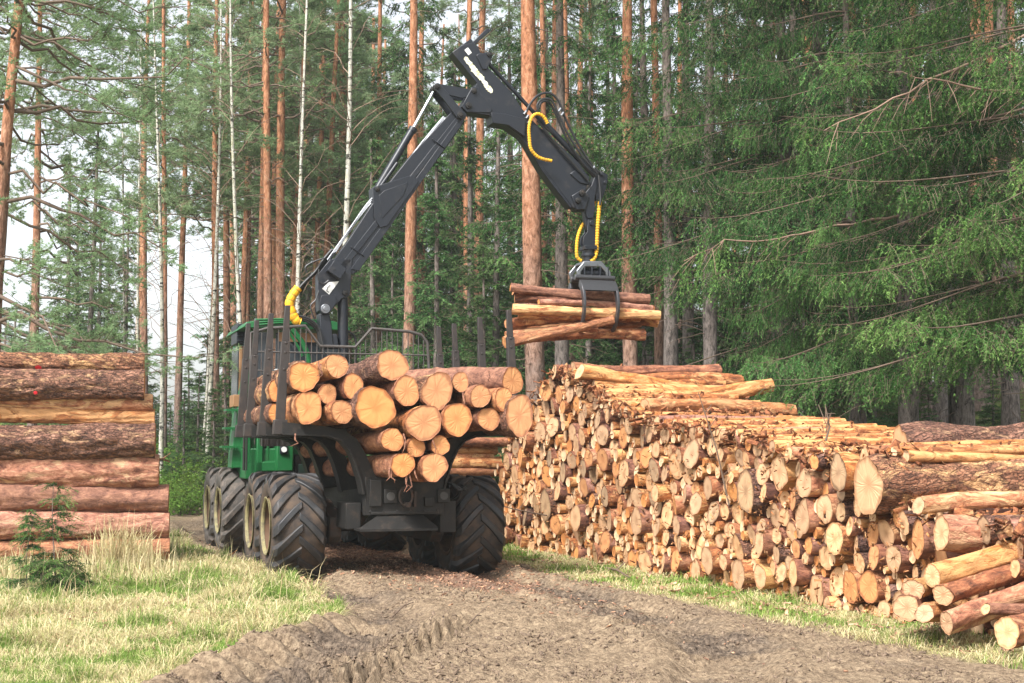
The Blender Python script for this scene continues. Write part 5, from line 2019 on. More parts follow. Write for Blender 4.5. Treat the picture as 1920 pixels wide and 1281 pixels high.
def birch(name, seed, H, r0=.09, nb=46):
    rs = np.random.RandomState(seed)
    tr, axis = trunk_mesh("trunk", H, r0, .015, M['birch_trunk'], seed, bend=.28, flare=.1)
    zz = rs.uniform(H * .22, H * .97, nb)
    base = np.stack([np.interp(zz, axis[:, 2], axis[:, 0]), np.interp(zz, axis[:, 2], axis[:, 1]), zz], -1)
    az = rs.rand(nb) * 2 * PI
    L = rs.uniform(.6, 2.4, nb) * (1.15 - zz / H * .7)
    m = 7
    t = np.linspace(0, 1, m)
    C = np.zeros((nb, m, 3))
    up = rs.uniform(.6, 1.5, nb)
    w = rs.normal(size=(nb, m)) * .04
    C[:, :, 0] = base[:, :1] + (np.cos(az) * L)[:, None] * t ** 1.1 + w * L[:, None]
    C[:, :, 1] = base[:, 1:2] + (np.sin(az) * L)[:, None] * t ** 1.1 - w * L[:, None]
    C[:, :, 2] = base[:, 2:] + (L * up)[:, None] * (t - .35 * t ** 3)
    C[:, 0] = base
    parts = [curve_tubes(C, .012, .003, 4)]
    s = 5
    bi = np.repeat(np.arange(nb), s)
    j = rs.randint(2, m, len(bi))
    P0 = C[bi, j]
    D = norm(rs.normal(size=(len(bi), 3)) * .6 + norm(C[bi, m - 1] - C[bi, 1]) * 1.0)
    l = rs.uniform(.2, .7, len(bi))
    C2 = np.stack([P0, P0 + D * (l * .5)[:, None], P0 + D * l[:, None] - np.array([0, 0, .08])], 1)
    parts.append(curve_tubes(C2, .004, .002, 3))
    V, F = cat(parts)
    br = mesh_np("branches", V, F, M['birch_twig'])
    nd = needles(rs, C2[:, 1], D, l * .6, 14, .04, .022, sag=0, spread=1.2)
    nv, nf = tri(nd)
    cr = mesh_np("crown", nv, nf, M['bush_leaf'])
    return dict(kind="birch_tree", trunk=tr, branches=br, crown=cr)


def plant(T, x, y, label, group=None, sc_=(1, 1, 1), rz=0, tilt=(0, 0), sink=.1, cat_=None, nocrown=False):
    e = bpy.data.objects.new(T["kind"], None)
    e.location = (x, y, gz(x, y) - sink)
    e.rotation_euler = (tilt[0], tilt[1], rz)
    e.scale = sc_
    link(e)
    tag(e, label, cat_ or T["kind"].replace("_", " "), group)
    for k in ("trunk", "branches", "crown"):
        if T.get(k) is None or (nocrown and k == "crown"):
            continue
        link(bpy.data.objects.new(k, T[k]), e)
    return e


def xy(u, Y):
    return (u - 960) / FPX * Y, Y


# --- kinds
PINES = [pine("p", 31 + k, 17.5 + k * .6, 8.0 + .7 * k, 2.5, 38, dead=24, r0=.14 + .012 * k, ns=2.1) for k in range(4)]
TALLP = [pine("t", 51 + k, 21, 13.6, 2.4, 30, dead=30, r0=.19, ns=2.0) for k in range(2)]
BIRCH = [birch("b", 71 + k, 17, .085) for k in range(3)]
YSPR = [spruce("y", 81 + k, 10.5, .4, 2.6, 190, "flat", ns=1.8, r0=.11, topr=.1, mat='spruce_young') for k in range(2)]
OSPR = [spruce("o", 91 + k, 17, 3.0, 2.9, 110, "fan", ns=1.7, dens=.7, r0=.2, dead=22, topr=.4) for k in range(2)]
TSPR = [spruce("s", 96 + k, 17, 6.0, 2.6, 70, "fan", ns=1.6, dens=.7, r0=.2, dead=40, topr=.4) for k in range(1)]

rng = random.Random(9)

# --- trees one can tell apart, left of the crane
for (u, Y, T, lab, sx, rz, tl) in (
    (-2, 24.5, None, None, 1, 0, None),
    (300, 42, BIRCH[0], "white birch standing left of the road, nearest to the left pile's upper corner", 1.15, 1.0, (0, -.012)),
    (388, 40, BIRCH[1], "slim straight white birch over the left edge of the cab", 1.1, 2.2, (0, 0)),
    (470, 37, BIRCH[2], "white birch leaning left above the cab roof", 1.1, .4, (0, -.045)),
    (378, 47, BIRCH[1], "thin birch leaning left behind the slim straight one", .8, 4.0, (0, -.05)),
    (562, 38, BIRCH[0], "birch with greenish trunk just left of the crane column", 1.25, 5.1, (0, -.015)),
    (548, 42, BIRCH[2], "thinner birch close behind the left of the crane column", 1.0, 3.3, (0, 0)),
    (622, 31, BIRCH[1], "thickest birch, its white trunk rising behind the lower crane boom", 1.35, 2.9, (0, -.008)),
    (241, 48, BIRCH[2], "thin birch behind the top right corner of the left pile", .8, 1.2, (0, -.06)),
    (262, 46, BIRCH[0], "thin birch between the left pile and the road", .8, 5.5, (0, -.03)),
    (764, 36, TALLP[0], "red pine crossing behind the middle of the lower crane boom", .95, .5, (0, -.004)),
    (883, 44, TALLP[1], "thin red pine behind the crane's elbow", .8, 2.5, (0, 0)),
    (1008, 30, TALLP[0], "thickest red pine, right behind the outer crane boom", 1.28, 3.5, (0, 0)),
    (1192, 32, TALLP[1], "red pine with flaking trunk right of the grapple", 1.02, 1.9, (0, 0)),
    (1232, 34, TALLP[0], "slimmer red pine right beside the flaking one", .72, 5.0, (0, 0)),
    (1606, 28, TALLP[1], "red pine rising behind the middle of the long stack", .85, 4.0, (0, -.002)),
    (1840, 38, TALLP[0], "red pine with bright upper trunk in the top right corner", 1.2, .9, (0, 0)),
    (1885, 42, TALLP[1], "slimmer red pine beside the bright one in the top right corner", 1.1, 2.0, (0, 0)),
    (1052, 33, TSPR[0], "dark spruce trunk close right of the thickest pine", 1.05, 1.1, (0, 0)),
    (1258, 31, TSPR[0], "dark spruce trunk right of the two pines beside the grapple", .95, 3.1, (0, 0)),
    (1335, 30, TSPR[0], "grey spruce trunk behind the frayed logs of the stack's high part", .95, 5.2, (0, 0)),
    (1541, 27.5, TSPR[0], "grey furrowed trunk just above the middle of the long stack", .85, .3, (0, 0)),
    (1500, 32, TSPR[0], "grey trunk left of the furrowed one above the long stack", .8, 2.4, (0, 0)),
    (1455, 36, TALLP[0], "thin grey trunk further left above the long stack", .75, 1.4, (0, 0)),
    (1765, 33, TSPR[0], "dark leaning spruce trunk near the right edge", .85, 4.4, (0, -.05)),
    (1895, 31, TSPR[0], "grey spruce trunk near the right edge behind the broad top log", 1.0, 0.2, (0, 0)),
):
    if T is None:
        continue
    x, y = xy(u, Y)
    sx = sx * (.8 if T in BIRCH else 1)
    plant(T, x, y, lab, None, (sx, sx, 1), rz, tl)

def shrub(seed):
    rs = np.random.RandomState(seed)
    k = 60
    a = rs.rand(k) * 6.28
    L = rs.uniform(.5, 1.1, k)
    el = rs.uniform(.4, 1.3, k)
    P1 = np.stack([np.cos(a) * L * np.cos(el), np.sin(a) * L * np.cos(el), L * np.sin(el)], -1)
    C = np.stack([np.zeros((k, 3)), P1 * .5 + rs.normal(size=(k, 3)) * .04, P1], 1)
    V, F = curve_tubes(C, .006, .002, 3)
    br = mesh_np("branches", V, F, M['twig'])
    i = rs.randint(0, k, 900)
    P = P1[i] * rs.uniform(.45, 1.05, (900, 1)) + rs.normal(size=(900, 3)) * .07
    nd = needles(rs, P, norm(rs.normal(size=(900, 3)) + [0, 0, .8]), rs.uniform(.05, .14, 900), 60, .06, .035, sag=.1, spread=1.2)
    nv, nf = tri(nd)
    return dict(kind="shrub", trunk=None, branches=br, crown=mesh_np("crown", nv, nf, M['bush_leaf']))


SHR = [shrub(5), shrub(6)]
for i, (u, Y, s) in enumerate([(305, 36, 1.1), (328, 38, 1.4), (350, 35, 1.0), (372, 39, 1.6), (398, 36, 1.3), (420, 38, 1.5), (340, 44, 2.0), (388, 46, 2.2), (312, 48, 2.0), (430, 43, 1.8), (20, 40, 1.6), (660, 33, 1.2), (50, 60, 3.0), (85, 66, 3.2), (15, 70, 3.5)]):
    x, y = xy(u, Y)
    plant(SHR[i % 2], x, y, "light green shrub at the far edge of the road, beyond the left pile and wheels", "shrubs along the far road edge", (s, s, s * .8), rng.random() * 6, sink=.02)

# big spruces whose boughs hang in front of the stand on the right
NS = [spruce("n", 201, 15, 2.9, 4.3, 84, "fan", ns=1.15, dens=1.0, r0=.25, dead=16, topr=.75, azs=[PI, PI * 1.25, -PI * .5, PI * .8, 0], spacing=.055),
      spruce("n", 202, 14, 3.4, 4.2, 64, "fan", ns=1.1, dens=1.0, layer=.75, r0=.2, dead=10, topr=.8, mat='spruce_bright', azs=[PI, PI * 1.15, -PI * .6, PI * .9], spacing=.055),
      spruce("n", 203, 15, 3.9, 3.9, 66, "fan", ns=1.15, dens=1.0, layer=.7, r0=.2, dead=20, topr=.8, azs=[PI, PI * 1.2, -PI * .5, PI * 1.4], spacing=.055)]
NEARS = []
for (u, Y, T, lab, sx) in (
    (1805, 27, NS[0], "massive old spruce at the right with drooping dark boughs", 1.05),
    (2010, 20.5, NS[1], "spruce at the right edge with bright green hanging boughs", 1.05),
    (1600, 25, NS[1], "spruce with fresh green hanging boughs behind the middle of the stack", .62),
    (1475, 27, NS[2], "spruce with long drooping boughs over the middle of the stack", 1.0),
    (1700, 24, NS[2], "spruce with curtains of boughs left of the massive old one", .95),
):
    x, y = xy(u, Y)
    NEARS.append(plant(T, x, y, lab, None, (sx, sx, 1), 0.0 if T is not NS[2] or u < 1500 else .5))

# long single boughs one can follow in the picture
def long_bough(e, pts, r0, hang, seed):
    rs = np.random.RandomState(seed)
    bpy.context.view_layer.update()
    inv = e.matrix_world.inverted()
    P = [inv @ at(*p) for p in pts]
    Q = []
    for a, b in zip(P[:-1], P[1:]):
        Q += [a.lerp(b, f) + Vector(rs.normal(size=3) * .015) for f in (0, .33, .66)]
    Q.append(P[-1])
    C = np.array([[tuple(q) for q in Q]])
    parts = [curve_tubes(C, r0, .006, 6)]
    n = C.shape[1]
    k = 26
    j = rs.randint(1, n - 1, k)
    b0 = C[0, j]
    tg = norm(C[0, j + 1] - C[0, j])
    D = norm(tg * rs.uniform(.3, 1, (k, 1)) + rs.normal(size=(k, 3)) * [.3, .3, .15] + [0, 0, -.45])
    L = rs.uniform(.25, .8, k)
    C2 = np.stack([b0, b0 + D * L[:, None] * .5, b0 + D * L[:, None] - [0, 0, .1]], 1)
    parts.append(curve_tubes(C2, .007, .003, 4))
    V, F = cat(parts)
    link(bpy.data.objects.new("bough", mesh_np("bough", V, F, M['twig_pale'])), e)
    if hang:
        b1 = np.repeat(C2[:, 1], hang, 0) + rs.normal(size=(k * hang, 3)) * .12
        d1 = norm(rs.normal(size=(k * hang, 3)) * .3 + [0, 0, -1] + np.repeat(D, hang, 0) * .4)
        nd, ni, t = needles(rs, b1, d1, rs.uniform(.2, .6, k * hang), 60, .07, .017, sag=.1, full=True)
        nv, nf = tri(nd)
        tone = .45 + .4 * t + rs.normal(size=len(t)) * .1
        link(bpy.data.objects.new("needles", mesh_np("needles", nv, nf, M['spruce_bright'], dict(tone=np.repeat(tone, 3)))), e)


long_bough(NEARS[-1], ((1700, 400, 24), (1600, 418, 23.9), (1500, 438, 23.7), (1440, 452, 23.6), (1360, 452, 23.4), (1282, 490, 23.2)), .028, 7, 1)
long_bough(NEARS[1], ((2010, 60, 20.6), (1920, 72, 20.5), (1830, 112, 20.4), (1740, 150, 20.2), (1640, 205, 20.1), (1545, 245, 20)), .035, 2, 2)
long_bough(NEARS[1], ((2010, 180, 20.6), (1920, 172, 20.4), (1830, 165, 20.1), (1750, 148, 20.0), (1700, 138, 20)), .028, 0, 3)

# young green spruces behind the boom
for (u, Y, k, s, lab) in (
    (700, 38, 0, .95, "young spruce with light tips behind the lower boom"), (815, 34, 1, .92, "young spruce under the crane's elbow"),
    (640, 44, 1, .9, "young spruce behind the crane column"), (930, 36, 0, 1.1, "taller young spruce left of the thickest pine"),
    (1110, 37, 1, 1.1, "young spruce behind the grapple's hoses"), (760, 44, 0, 1.15, "dense young spruce behind the red pine of the lower boom"),
    (1290, 36, 0, .95, "young spruce beside the stack's far upper end"), (875, 41, 1, 1.25, "tall young spruce behind the crane's elbow"),
    (165, 46, 0, 1.15, "dark young spruce above the left pile"), (235, 52, 1, 1.0, "dark young spruce right of the one above the left pile"),
    (1380, 27.5, 1, .42, "small spruce just behind the stack's middle"), (1700, 25.5, 0, .38, "small green spruce behind the near half of the stack"),
    (980, 40, 0, 1.25, "young spruce left behind the thickest pine"), (850, 47, 0, 1.4, "tall pale young spruce far behind the crane's elbow"), (735, 40, 1, .7, "short young spruce right of the headboard gate"), (905, 33, 1, .62, "short young spruce behind the right stakes"),
    (560, 50, 0, 1.1, "dark spruce behind the birches left of the crane"), (120, 52, 1, 1.15, "dark young spruce at the road's left bend"), (1150, 40, 0, 1.3, "tall young spruce left of the flaking pine"), (1420, 38, 0, 1.2, "young spruce deep behind the stack's middle"),
    (1020, 42, 0, 1.2, "spruce behind the thickest pine"), (1200, 42, 1, 1.2, "spruce behind the flaking pine")):
    x, y = xy(u, Y)
    plant(YSPR[k], x, y, lab, None, (s, s, s), rng.random() * 6, cat_="spruce tree")

# pines on the left edge, their boughs reaching over the pile
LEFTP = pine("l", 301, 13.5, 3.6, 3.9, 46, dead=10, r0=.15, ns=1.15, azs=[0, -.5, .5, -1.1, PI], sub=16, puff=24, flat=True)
x, y = xy(-22, 24.5)
plant(LEFTP, x, y, "leaning pine at the left edge with long boughs reaching right", None, (1, 1, 1), 0, (0, .055))
x, y = xy(-75, 27.5)
plant(LEFTP, x, y, "second leaning pine at the left edge, redder and further back", None, (1, 1, 1.05), .5, (0, .05))
x, y = xy(60, 36)
plant(LEFTP, x, y, "pine with low spreading boughs far behind the left pile", None, (.9, .9, 1.1), 1.2, (0, .0))

# the stand on the left: pines one behind another, all alike
spots = [(305, 45, "a"), (318, 55, "b"), (345, 48, "a"), (372, 60, "b"), (404, 44, "a"), (412, 56, "b"), (438, 62, "b"), (457, 57, "b"), (486, 42, "a"),
         (500, 40, "a"), (514, 50, "b"), (533, 42, "a"), (545, 53, "b"), (560, 48, "b"), (575, 60, "b"), (592, 52, "b"), (612, 45, "a"), (640, 55, "b"), (290, 60, "b"),
         (330, 66, "b"), (356, 70, "b"), (392, 72, "b"), (425, 70, "b"), (470, 70, "b"), (508, 66, "b"), (600, 66, "b"), (655, 62, "b"), 
         (258, 72, "b"), (448, 46, "a"), (464, 50, "a"), (495, 48, "a"), (522, 46, "a"), (553, 44, "a"), (582, 47, "a"), (600, 50, "a"), (632, 48, "a"), (655, 50, "a"), (422, 50, "a"), (388, 52, "a"), (355, 50, "a"), (335, 47, "a"), (274, 50, "a"), (690, 52, "b"), (720, 60, "b"), (672, 74, "b")]
for i, (u, Y, g_) in enumerate(spots):
    if g_ == "b" and 280 < u < 432 or (u, Y) in ((388, 52), (355, 50), (345, 48)):
        continue
    f_ = 1.0 if g_ == "a" else 1.35
    x, y = xy(u, Y * f_)
    T = PINES[i % 4]
    k = rng.uniform(.85, 1.12) * f_
    plant(T, x, y, "slim red trunked pine in the stand left of the crane" if g_ == "a" else "hazy slim pine deep in the stand left of the crane",
          "front pines of the left stand" if g_ == "a" else "back pines of the left stand", (k, k, rng.uniform(.92, 1.1) * f_ ** .8), rng.random() * 6, (rng.uniform(-.01, .01), rng.uniform(-.015, .01)))
for i in range(14):
    Y = rng.uniform(100, 150)
    u = rng.uniform(180, 720)
    if 180 < u < 480:
        continue
    x, y = xy(u, Y)
    k = rng.uniform(1.5, 2.0)
    plant(PINES[i % 4], x, y, "pale far pine fading into the haze on the left", "far pines on the left", (k, k, rng.uniform(1.5, 1.8)), rng.random() * 6)
for i in range(14):
    Y = rng.uniform(95, 150)
    x, y = xy(rng.uniform(-40, 130), Y)
    plant(YSPR[i % 2], x, y, "pale far spruce where the road vanishes on the left", "far spruces at the end of the road", (1.9, 1.9, 1.0), rng.random() * 6, cat_="spruce tree")
# the stand on the right and behind the machine
n = 0
tries = 0
used = []
while n < 120 and tries < 5000:
    tries += 1
    Y = rng.uniform(34, 100) ** 1.0
    u = rng.uniform(640, 2000)
    x, y = xy(u, Y)
    q = (x - SO.x) * RX.x + (y - SO.y) * RX.y
    if q < 3.2 or any((x - a) ** 2 + (y - b) ** 2 < 3.0 for a, b in used):
        if not (u < 1100 and Y > 45):
            continue
    used.append((x, y))
    n += 1
    if rng.random() < (.66 if n < 60 else .25):
        T, lab, g_ = rng.choice(TALLP), "pine trunk among others in the dark stand behind the long stack", "pines of the right stand"
        k = rng.uniform(.6, 1.05)
        plant(T, x, y, lab, g_, (k, k, rng.uniform(.95, 1.15)), rng.random() * 6, (rng.uniform(-.012, .012), rng.uniform(-.012, .012)))
    else:
        T = rng.choice(OSPR + TSPR) if n < 60 else OSPR[n % 2]
        k = rng.uniform(.8, 1.1)
        plant(T, x, y, "spruce among others in the dark stand behind the long stack", "spruces of the right stand", (k, k, rng.uniform(.9, 1.15)), rng.random() * 6)
# pale young spruces filling the middle height of the left stand
for i in range(22):
    Y = rng.uniform(56, 92)
    if 3 < i < 12:
        continue
    x, y = xy(150 + 26 * i + rng.uniform(-10, 10), Y)
    k = rng.uniform(1.0, 1.5)
    plant(YSPR[i % 2], x, y, "pale young spruce among the trunks deep in the stand left of the crane", "young spruces deep in the left stand", (k * 1.15, k * 1.15, k), rng.random() * 6, cat_="spruce tree")
# undergrowth: little spruces along the road's far left side and on the slope
for i, (u, Y, s) in enumerate([(318, 46, .26), (345, 40, .30), (372, 43, .36), (400, 38, .30), (425, 40, .34), (302, 52, .3), (385, 50, .5), (352, 56, .45), (415, 54, .5), (440, 46, .38),
                               (640, 40, .3), (680, 36, .25), (1420, 30, .22), (1560, 31, .25), (1640, 33, .3), (1740, 29, .25), (1480, 34, .3), (1860, 33, .22), (1300, 33, .4), (1210, 36, .4)]):
    x, y = xy(u, Y)
    if i % 5 == 4:
        s *= 1.3
    e = plant(YSPR[i % 2], x, y, "low bushy young spruce in the undergrowth %s" % ("left of the road" if u < 500 else "between the trunks of the right stand" if u > 1000 else "behind the machine"),
              "undergrowth spruces " + ("left" if u < 500 else "right" if u > 1000 else "behind"), (s * 1.5, s * 1.5, s), rng.random() * 6, cat_="young spruce", sink=.02)
    e.name = "young_spruce"

# ------------------------------------------------------------------ ground cover
rs = np.random.RandomState(3)


def blades(X, Y, hgt, wid, lean, tint, dirn=None):
    n = len(X)
    Z = ground_z(X, Y)
    a = rs.rand(n) * 2 * PI if dirn is None else dirn + rs.normal(size=n) * .5
    ln = np.stack([np.cos(a), np.sin(a), np.zeros(n)], -1)
    wd = np.stack([-np.sin(a + rs.normal(size=n)), np.cos(a), np.zeros(n)], -1)
    B = np.stack([X, Y, Z - .005], -1)
    up = np.array([0, 0, 1.])
    h = hgt[:, None]
    l = lean[:, None]
    Mi = B + up * h * (.62 - .3 * l) + ln * h * l * .45
    T = B + up * h * (1.0 - .85 * np.minimum(l, 1.1)) + ln * h * l * 1.1
    T[:, 2] = np.maximum(T[:, 2], Z + .008)
    w = wid[:, None]
    V = np.stack([B - wd * w, B + wd * w, Mi + wd * w * .8, Mi - wd * w * .8, T], 1)
    b = (np.arange(n) * 5)[:, None]
    F = np.concatenate([b + np.array([0, 1, 2]), b + np.array([0, 2, 3]), b + np.array([3, 2, 4])])
    return V.reshape(-1, 3), F, np.repeat(tint, 5)


g = N("grass_blade")
a_ = g.n("ShaderNodeAttribute")
a_.attribute_name = "tint"
colr = g.ramp(a_.outputs["Fac"], [(0, (.09, .17, .03)), (.3, (.21, .31, .07)), (.42, (.35, .40, .13)), (.55, (.50, .45, .22)), (.8, (.64, .56, .34)), (1, (.36, .25, .13))])
g.t.nodes.remove(g.b)
d_ = g.n("ShaderNodeBsdfDiffuse")
t_ = g.n("ShaderNodeBsdfTranslucent")
mx = g.n("ShaderNodeMixShader")
mx.inputs[0].default_value = .3
g.l(colr, d_.inputs[0])
g.l(colr, t_.inputs[0])
g.l(d_.outputs[0], mx.inputs[1])
g.l(t_.outputs[0], mx.inputs[2])
g.l(mx.outputs[0], [n_ for n_ in g.t.nodes if n_.type == 'OUTPUT_MATERIAL'][0].inputs[0])
M['grass'] = g.mat


def scatter(n, x0, x1, y0, y1, keep):
    X = rs.uniform(x0, x1, n)
    # more blades where the camera is near
    Y = y0 + (y1 - y0) * rs.rand(n) ** 1.35
    k = keep(X, Y)
    return X[k], Y[k]


def left_keep(X, Y):
    l, r = road_edges(Y)
    vis = np.abs(X) < Y * .40 + .5
    return (X < l + .25) & (road_mask(X, Y) < .5) & vis


def right_keep(X, Y):
    l, r = road_edges(Y)
    q = (X - SO.x) * RX.x + (Y - SO.y) * RX.y
    vis = np.abs(X) < Y * .40 + .5
    return (X > r - .2) & (q < .35) & vis & (rs.rand(len(X)) < np.where(q > -1.2, 1, .35) * (.35 + .65 * (vnoise(X * 2.2, Y * 2.2) > .42)))


def make_grass(name, X, Y, short=1.0, straw=.6):
    n = len(X)
    cl = vnoise(X * 1.1 + 40, Y * 1.1) * .65 + vnoise(X * 4, Y * 4) * .35
    isg = rs.rand(n) < np.clip((cl - .18) * 1.7, .15, .9) * (1 - straw) * 2.2 * (.35 + 1.3 * smooth(.35, .65, vnoise(X * 3.1 + 5, Y * 2.7)))
    tint = np.where(isg, rs.uniform(0, .42, n), rs.uniform(.50, 1.0, n) ** 1.1)
    hgt = np.where(isg, rs.uniform(.05, .15, n), rs.uniform(.08, .26, n)) * short * (.45 + .9 * cl + 1.0 * smooth(.62, .8, vnoise(X * 2.3 + 9, Y * 2.3)))
    lean = np.where(isg, rs.uniform(.1, .7, n), rs.uniform(.5, 1.15, n))
    wid = np.where(isg, .0036, .0032) * (Y / 14)
    V, F, T = blades(X, Y, hgt, wid, lean, tint)
    me = mesh_np(name, V, F, M['grass'], dict(tint=T))
    o = link(bpy.data.objects.new(name, me))
    tag(o, kind="stuff")
    return o


X, Y = scatter(420000, -9.5, -1.3, 9.2, 27, left_keep)
o = make_grass("grass", X, Y, 1.0, .56)
tag(o, "straw coloured and green grass on the verge below the left pile", "grass")
X, Y = scatter(170000, -2.5, 5.2, 9.5, 27, right_keep)
o = make_grass("grass", X, Y, .62, .52)
tag(o, "thin strip of grass and straw between the road and the long stack", "grass")

# tall dry stalks: clumps one can point at
for (u, v, n, h, lab) in ((235, 1075, 420, .95, "tall tussock of dry stalks left of the grass, in front of the left pile"), (165, 1105, 260, .6, "lower tussock of dry grass around the thin sapling"),
                          (50, 1095, 160, .6, "dry tussock at the left edge of the grass"), (318, 1040, 110, .5, "dry stalks at the right foot of the left pile"), (285, 1090, 170, .6, "tussock right of the tallest one in the grass"),
                          (418, 1040, 12, .45, "withered umbel stalks beside the front left wheels")):
    Yc = CAMZ * FPX / (v - 850) * .985
    xc = (u - 960) / FPX * Yc
    X = xc + rs.normal(size=n) * .19
    Y = Yc + rs.normal(size=n) * .14
    V, F, T = blades(X, Y, rs.uniform(.45, 1.0, n) * h, np.full(n, .0055), rs.uniform(.05, .55, n), rs.uniform(.55, 1.0, n))
    me = mesh_np("grass_tussock", V, F, M['grass'], dict(tint=T))
    o = link(bpy.data.objects.new("grass_tussock", me))
    tag(o, lab, "grass tussock")

n = 420
X, Y = scatter(n * 3, -9, -2, 11, 24, left_keep)
V, F, T = blades(X[:n], Y[:n], rs.uniform(.25, .6, len(X[:n])), np.full(len(X[:n]), .0035), rs.uniform(.05, .5, len(X[:n])), rs.uniform(.75, 1.0, len(X[:n])))
o = link(bpy.data.objects.new("grass", mesh_np("grass", V, F, M['grass'], dict(tint=T))))
tag(o, "single tall dead stalks standing among the verge grass", "grass stalks", kind="stuff")

# thin conifer saplings in front of the left pile
for (u, v, h, lab, sd) in ((112, 1132, 1.12, "thin spruce sapling in the grass in front of the left pile", 5), (62, 1120, .85, "smaller sapling at the left, beside the thin one", 6), (240, 1050, .9, "spindly sapling close to the left pile's right end", 7)):
    Yc = CAMZ * FPX / (v - 850)
    T = spruce("sap", 400 + sd, 1.25, .1, .42, 44, "flat", ns=.6, r0=.008, topr=.2, spacing=.035, mat='spruce_bright')
    T["kind"] = "sapling"
    e = plant(T, (u - 960) / FPX * Yc, Yc, lab, None, (h / 1.15,) * 3, 1.0, cat_="sapling", sink=.0)

# forest floor cover: low leaves and moss tufts
def floor_cover(name, n, x0, x1, y0, y1, keep, mat, hmax, size):
    X = rs.uniform(x0, x1, n)
    Y = rs.uniform(y0, y1, n)
    k = keep(X, Y)
    X, Y = X[k], Y[k]
    m_ = len(X)
    Z = ground_z(X, Y, False) + rs.rand(m_) ** 1.6 * hmax * (.3 + 1.2 * vnoise(X * .8, Y * .8))
    P = np.stack([X, Y, Z], -1)
    d = norm(rs.normal(size=(m_, 3)) + [0, 0, .6])
    w = norm(np.cross(d, rs.normal(size=(m_, 3))))
    s = (size * rs.uniform(.5, 1.2, m_) * (Y / 40))[:, None]
    V = np.stack([P - w * s * .35, P + w * s * .35, P + d * s], 1).reshape(-1, 3)
    me = mesh_np(name, V, np.arange(len(V)).reshape(-1, 3), mat)
    return link(bpy.data.objects.new(name, me))


def kl(X, Y):
    l, r = road_edges(Y)
    q = (X - SO.x) * RX.x + (Y - SO.y) * RX.y
    return ((X > r + .3) & (q < 3.5) & (Y > 29) | (X < l - .3) & (Y > 28)) & (np.abs(X) < Y * .4) & (vnoise(X * .5, Y * .5) > .33)


def kr(X, Y):
    q = (X - SO.x) * RX.x + (Y - SO.y) * RX.y
    return (q > 3.6) & (np.abs(X) < Y * .4) & (vnoise(X * .6 + 7, Y * .6) > .42)


o = floor_cover("ground_cover", 90000, -30, 4, 28, 75, kl, M['bush_leaf'], .55, .12)
tag(o, "fresh green undergrowth along the far part of the road", "undergrowth", kind="stuff")
o = floor_cover("moss", 80000, -2, 34, 22, 75, kr, M['bush_leaf'], .22, .09)
tag(o, "mossy tufts on the forest floor behind the long stack", "moss", kind="stuff")


# bark litter, chips and clods
def chips(name, X, Y, size, mat, lift=0.0, zf=None, thick=.25, curl=.3):
    n = len(X)
    Z = (ground_z(X, Y) if zf is None else zf) + lift
    P = np.stack([X, Y, Z], -1)
    a = norm(rs.normal(size=(n, 3)) * [1, 1, curl])
    b = norm(np.cross(a, rs.normal(size=(n, 3)) * [curl, curl, 1]))
    c = np.cross(a, b)
    L = (size * rs.uniform(.4, 1.6, n))[:, None]
    W = L * rs.uniform(.15, .5, n)[:, None]
    T = W * thick
    V = np.stack([P - a * L - b * W, P + a * L - b * W * .6, P + a * L * .8 + b * W, P - a * L * .9 + b * W * .8,
                  P - a * L * .8 - b * W * .7 + c * T, P + a * L * .9 - b * W * .5 + c * T * 1.4, P + a * L * .7 + b * W * .8 + c * T, P - a * L * .7 + b * W * .6 + c * T * .7], 1).reshape(-1, 3)
    o8 = (np.arange(n) * 8)[:, None]
    F = np.concatenate([o8 + np.array(q_) for q_ in ((0, 3, 2, 1), (4, 5, 6, 7), (0, 1, 5, 4), (1, 2, 6, 5), (2, 3, 7, 6), (3, 0, 4, 7))])
    me = mesh_np(name, V, F, mat)
    return link(bpy.data.objects.new(name, me))


g = N("bark_litter")
n_ = g.noise(g.coord((1, 1, 1), False), 14, 3, .6)
M['litter'] = g.out(g.ramp(n_, [(.3, (.09, .045, .03)), (.45, (.24, .12, .075)), (.58, (.46, .27, .16)), (.72, (.66, .46, .28))]), .8)
g = N("mud_clod")
n_ = g.noise(g.coord((1, 1, 1), False), 20, 4, .6)
M['clod'] = g.out(g.ramp(n_, [(.3, (.07, .048, .034)), (.55, (.17, .120, .082)), (.75, (.30, .225, .155))]), .9)

n = 9000
Y = 10 + 17 * rs.rand(n) ** .7
lc = np.interp(Y, [9, 12, 15, 18, 20, 26], [2.8, 1.75, .85, -.35, -1.2, -3.6])
X = lc + rs.normal(size=n) * np.interp(Y, [9, 15, 19, 24], [.22, .35, .8, 1.0])
keep = rs.rand(n) < np.interp(Y, [10, 13, 16, 19, 27], [.01, .04, .25, 1, 1])
o = chips("bark_litter", X[keep], Y[keep], .024, M['litter'], .01)
tag(o, "reddish bark crumbs strewn on the mud down the middle of the road", "bark litter", kind="stuff")
n = 2200
X = np.concatenate([rs.normal(size=n) * .8 - 3.5, rs.uniform(-.3, 4.2, n), rs.uniform(-7, -2, n // 2)])
Y = np.concatenate([rs.normal(size=n) * 1.4 + 17.9, rs.uniform(11.5, 24, n), rs.uniform(11, 19, n // 2)])
q = (X - SO.x) * RX.x + (Y - SO.y) * RX.y
keep = ((q > -1.0) & (q < .1)) | (X < -2.4)
o = chips("bark_litter", X[keep], Y[keep], .035, M['litter'], .03)
tag(o, "torn bark and chips in the grass beside the wheels and along the stack's foot", "bark litter", kind="stuff")
n = 26000
X = rs.uniform(-2.6, 4.4, n)
Y = 9.4 + 12 * rs.rand(n) ** 1.3
k = road_mask(X, Y) > .6
X, Y = X[k], Y[k]
k = vnoise(X * 1.6, Y * 1.6) * .6 + vnoise(X * 6, Y * 6) * .4 > .47
